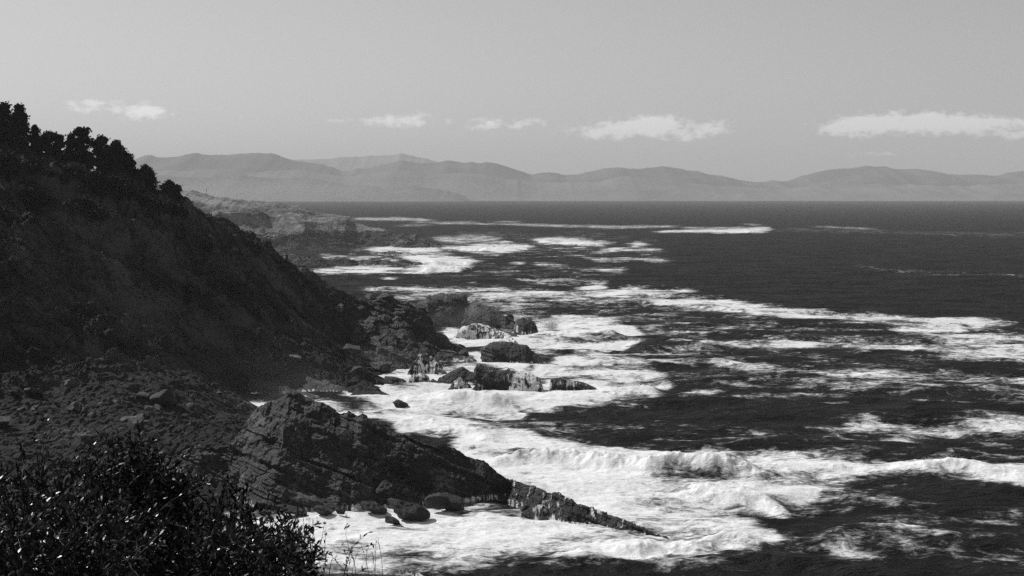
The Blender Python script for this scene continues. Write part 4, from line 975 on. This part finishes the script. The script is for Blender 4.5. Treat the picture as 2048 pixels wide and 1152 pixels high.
bush('shrub', 'open shrub with drooping leaves seen against the white surf', 'shrub', 575, 7.8, spread(44, 500, 655, [(500,1080),(545,1055),(590,1062),(630,1095),(655,1130)], 7.8, 10) + [(548,1045,7.8),(570,1040,7.8),(615,1052,7.8),(600,1075,7.9)], 30, .055, .015, 'dull_leaf', 10, G1, start=.35, up=0)
bush('shrub', 'low leafy shrub along the bottom edge, under the open shrub', 'shrub', 490, 6.6, spread(60, 380, 640, [(380,1095),(500,1085),(600,1110),(640,1140)], 6.6, 11), 44, .05, .014, 'leaf', 11, G1)
bush('shrub', 'low dense shrub along the bottom edge at the left', 'shrub', 90, 6.4, spread(90, -60, 330, [(-60,1050),(100,1060),(330,1085)], 6.4, 12), 55, .05, .014, 'leaf', 12, G1)
bush('sprig', 'sparse sprig with small leaves, right of the open shrub', 'plant', 682, 8.0, [(675,1088,8),(690,1105,8),(704,1100,8),(662,1110,8),(700,1125,8),(676,1130,8)], 9, .04, .011, 'dull_leaf', 13, G1, start=.45, stem_r=.003, sprig=1)
def dry_grass(label, base_px, d, tips, seed):
    r = np.random.default_rng(seed)
    base = W(base_px, 1185, d); root = empty('dry_grass', base); tag(root, label, 'grass', 'dry stalks by the bushes')
    parts, LP, LD = [], [], []
    for px, py in tips:
        tip = W(px, py, d + r.uniform(-.3, .3)) - base; st = np.array([tip[0] * .6, r.normal(0, .05), -.1])
        bow = np.array([r.normal(0, .02), 0, 0])
        pts = np.array([st + (tip - st) * t + bow * math.sin(t * 3.1) for t in np.linspace(0, 1, 7)])
        parts.append(tube(pts, np.linspace(.0022, .001, 7), 4))
        for t in np.linspace(.82, 1, 5):
            LP.append(st + (tip - st) * t + bow * math.sin(t * 3.1)); LD.append(np.array([r.normal(0, .3), r.normal(0, .3), 1]))
    mesh_obj('stalks', *join(parts), M['straw'], root)
    n = len(LP)
    mesh_obj('seed_heads', *leaf_blades(np.array(LP), np.array(LD), np.full(n, .018), np.full(n, .004), r), M['straw'], root)
dry_grass('dry grass stalks rightmost at the bottom edge', 740, 8.3, [(722,1090),(735,1098),(752,1080),(756,1082),(745,1110),(716,1105)], 20)
dry_grass('thin dry stalks standing behind the open shrub', 590, 8.8, [(553,1030),(562,1015),(580,1022),(592,1018),(606,1025),(540,1010),(620,1040)], 21)
dry_grass('thin dry stalks between the dense dark bush and the tufted shrub', 395, 9.4, [(380,925),(386,905),(372,930),(392,940),(352,900),(344,910)], 22)

# ------------------------------------------------------------------ small far things
def box(c, s):
    c = np.array(c, float); s = np.array(s, float) / 2
    V = np.array([[x, y, z] for x in (-1, 1) for y in (-1, 1) for z in (-1, 1)]) * s + c
    return V, np.array([[0, 1, 3, 2], [4, 6, 7, 5], [0, 4, 5, 1], [2, 3, 7, 6], [0, 2, 6, 4], [1, 5, 7, 3]])
def gable(c, s, h):
    x, y, z = c; a, b = s[0] / 2, s[1] / 2
    V = np.array([[x - a, y - b, z], [x + a, y - b, z], [x + a, y + b, z], [x - a, y + b, z], [x - a, y, z + h], [x + a, y, z + h]])
    return V, np.array([[0, 1, 5, 4], [2, 3, 4, 5], [1, 2, 5, 5], [3, 0, 4, 4]])
def far_house(px, py, d, w, h, lab):
    p = W(px, py, d); root = empty('building', p); tag(root, lab, 'building', 'white buildings on the far shore')
    mesh_obj('wall', *box((0, 0, h / 2 - 4), (w, 18, h + 8)), M['white_paint'], root)
    v, f = gable((0, 0, h + .01), (w + 2, 20), h * .35)
    me = bpy.data.meshes.new('roof'); me.from_pydata(v.tolist(), [], [list(dict.fromkeys(q)) for q in f.tolist()]); me.materials.append(M['roof'])
    o = bpy.data.objects.new('roof', me); COL.objects.link(o); o.parent = root
far_house(723, 396, 12700, 42, 14, 'long white building by the far shore')
far_house(748, 397, 12700, 14, 12, 'small white building right of the long one on the far shore')
far_house(543, 374, 13500, 16, 12, 'tiny white house on the hazy hillside')

def sailboat():
    p = W(1097, 408, SD(408)); p[2] = 0
    root = empty('sailboat', p); tag(root, 'tiny white sailing boat far out below the mountains', 'sailboat')
    hull = [tube([(-6, 0, .6), (-4, 0, .3), (2, 0, .3), (7, 0, 1.0)], [.5, 1.3, 1.4, .15], 8)]
    mesh_obj('hull', *join(hull), M['white_paint'], root)
    mesh_obj('mast', *tube([(0, 0, 1), (0, 0, 21)], [.18, .1]), M['bark'], root)
    V = np.array([[.2, -.06, 2], [-6, -.06, 2], [.2, -.06, 20], [.2, .06, 2], [-6, .06, 2], [.2, .06, 20]])
    me = bpy.data.meshes.new('sail'); me.from_pydata(V.tolist(), [], [[0, 2, 1], [3, 4, 5], [0, 1, 4, 3], [1, 2, 5, 4], [2, 0, 3, 5]]); me.materials.append(M['white_paint'])
    o = bpy.data.objects.new('sail', me); COL.objects.link(o); o.parent = root
sailboat()
def post(px, top, base, d, lab):
    b = W(px, base, d); t = W(px, top, d)
    o = mesh_obj('post', *join([tube([(0, 0, -3), (0, 0, t[2] - b[2])], [.28, .2], 8), tube([(-.7, 0, (t[2] - b[2]) * .92), (.7, 0, (t[2] - b[2]) * .92)], [.09, .09], 5)]), M['bark'])
    o.location = b; tag(o, lab, 'post', 'posts on the headland')
post(413, 378, 392, 1785, 'thin upright post on the headland skyline')

# ------------------------------------------------------------------ the air
def haze():
    x0, x1, y0, y1, z0, z1 = -20000, 20000, -400, 26000, -40, 800
    V, f = box(((x0 + x1) / 2, (y0 + y1) / 2, (z0 + z1) / 2), (x1 - x0, y1 - y0, z1 - z0))
    m = bpy.data.materials.new('haze_air'); m.use_nodes = True
    T = NT(m.node_tree); T.n.clear()
    pv = T.node('ShaderNodeVolumePrincipled')
    pv.inputs['Color'].default_value = (.9, .9, .9, 1); pv.inputs['Density'].default_value = 4.6e-5; pv.inputs['Anisotropy'].default_value = 0.0
    out = T.node('ShaderNodeOutputMaterial'); T.l.new(pv.outputs[0], out.inputs['Volume'])
    o = mesh_obj('haze', V, f, m)
    tag(o, 'pale haze lying over sea and coast', 'haze', kind='stuff')
haze()

def mist(px, py, d, r, dens, lab, nscale=1.6, lo=.35, hi=.7, edge=.0, aniso=.2):
    import bmesh
    bm = bmesh.new(); bmesh.ops.create_icosphere(bm, subdivisions=3, radius=1.0)
    P = np.array([v.co[:] for v in bm.verts]); Fc = np.array([[v.index for v in f.verts] for f in bm.faces]); bm.free()
    m = bpy.data.materials.new('sea_mist'); m.use_nodes = True
    T = NT(m.node_tree); T.n.clear()
    oc = T.node('ShaderNodeTexCoord').outputs['Object']
    rad = T.vm('LENGTH', oc)
    nz = T.noise(T.vm('ADD', oc, (px * .1, py * .1, 0)), nscale, 5.0, .6, 2.0, .6)
    f = T.m('MULTIPLY', T.ramp(rad, 0.98, edge), T.ramp(nz, lo, hi))
    pv = T.node('ShaderNodeVolumePrincipled'); pv.inputs['Color'].default_value = (.93, .93, .93, 1); pv.inputs['Anisotropy'].default_value = aniso
    T.l.new(T.m('MULTIPLY', f, dens), pv.inputs['Density'])
    out = T.node('ShaderNodeOutputMaterial'); T.l.new(pv.outputs[0], out.inputs['Volume'])
    o = mesh_obj('sea_mist', P, Fc, m); o.location = W(px, py, d); o.scale = r
    tag(o, lab, 'spray', kind='stuff')
SC.cycles.volume_step_rate = 1.5
mist(660, 485, 1440, (190, 120, 26), .0006, 'sea mist hanging in front of the headland')
mist(900, 640, 612, (34, 18, 11), .011, 'spray hanging in front of the flat topped rock')
mist(540, 775, 405, (34, 26, 14), .0030, 'spray drifting up the gully beside the ridge')
mist(740, 740, 486, (28, 14, 12), .014, 'spray over the foaming inlet')
mist(480, 388, 12400, (2700, 900, 190), .0003, 'pale haze pooled at the foot of the far mountains', 1.2, .2, .6)

M['droplets'] = leaf_material('white_spray', 0.86, 0.92, 0.6, 0.2)
def burst(px, py, d, r, n, lab, seed, size=(.06, .3)):
    """thrown water: a cloud of droplets and shreds of froth, thickest low down"""
    g = np.random.default_rng(seed)
    c = W(px, py, d)
    jets = np.stack([g.normal(0, .45, 14), g.normal(0, .45, 14), g.random(14) ** 1.3], 1)
    k = g.integers(0, 14, n); t = g.random(n)[:, None] ** .8
    P = np.concatenate([jets[k, :2] * t * 1.1, jets[k, 2:] * t * 1.6 - .2], 1) + g.normal(0, 1, (n, 3)) * (.06 + .16 * t)
    o = mesh_obj('sea_spray', *leaf_tris(P * np.array(r), g.uniform(size[0], size[1], n) * (1.2 - .7 * t[:, 0])), M['droplets'])
    o.location = c
    tag(o, lab, 'spray', kind='stuff')
burst(1100, 652, 622, (9, 5, 3.2), 6000, 'white spray bursting right of the splashed outer rock', 1, (.15, .5))
burst(1035, 640, 640, (5, 4, 4.5), 3000, 'white spray thrown up behind the outer rock', 2, (.15, .5))
burst(1270, 775, 436, (8, 4, 2.2), 6000, 'white spray right of the long low block', 3, (.08, .32))
burst(850, 788, 426, (7, 4, 1.9), 5000, 'puff of white spray in front of the peaked rock', 4, (.08, .32))
burst(940, 668, 590, (6, 4, 2.6), 3500, 'white spray beside the rock shelf', 5, (.12, .4))
burst(1100, 905, 324, (14, 3, 1.5), 6000, 'spray flying off the crest of the breaking wave', 6, (.05, .22))
burst(1440, 945, 302, (8, 3, 1.4), 5000, 'spray above the peak of the breaking wave', 7, (.05, .2))
burst(1880, 925, 312, (5, 3, 1.6), 3000, 'spray at the rock awash near the right edge', 8, (.05, .2))
burst(805, 492, 1640, (14, 12, 9), 2500, 'white splash against the headland tip', 9, (.5, 1.4))
burst(815, 515, 1390, (12, 10, 7), 2500, 'white splash against the broken headland rocks', 10, (.5, 1.3))
burst(780, 745, 488, (6, 4, 2.4), 3500, 'white water thrown up in the inlet', 11, (.1, .35))
burst(745, 735, 492, (5, 4, 3.2), 2500, 'white spray against the boulders at the head of the inlet', 12, (.1, .35))
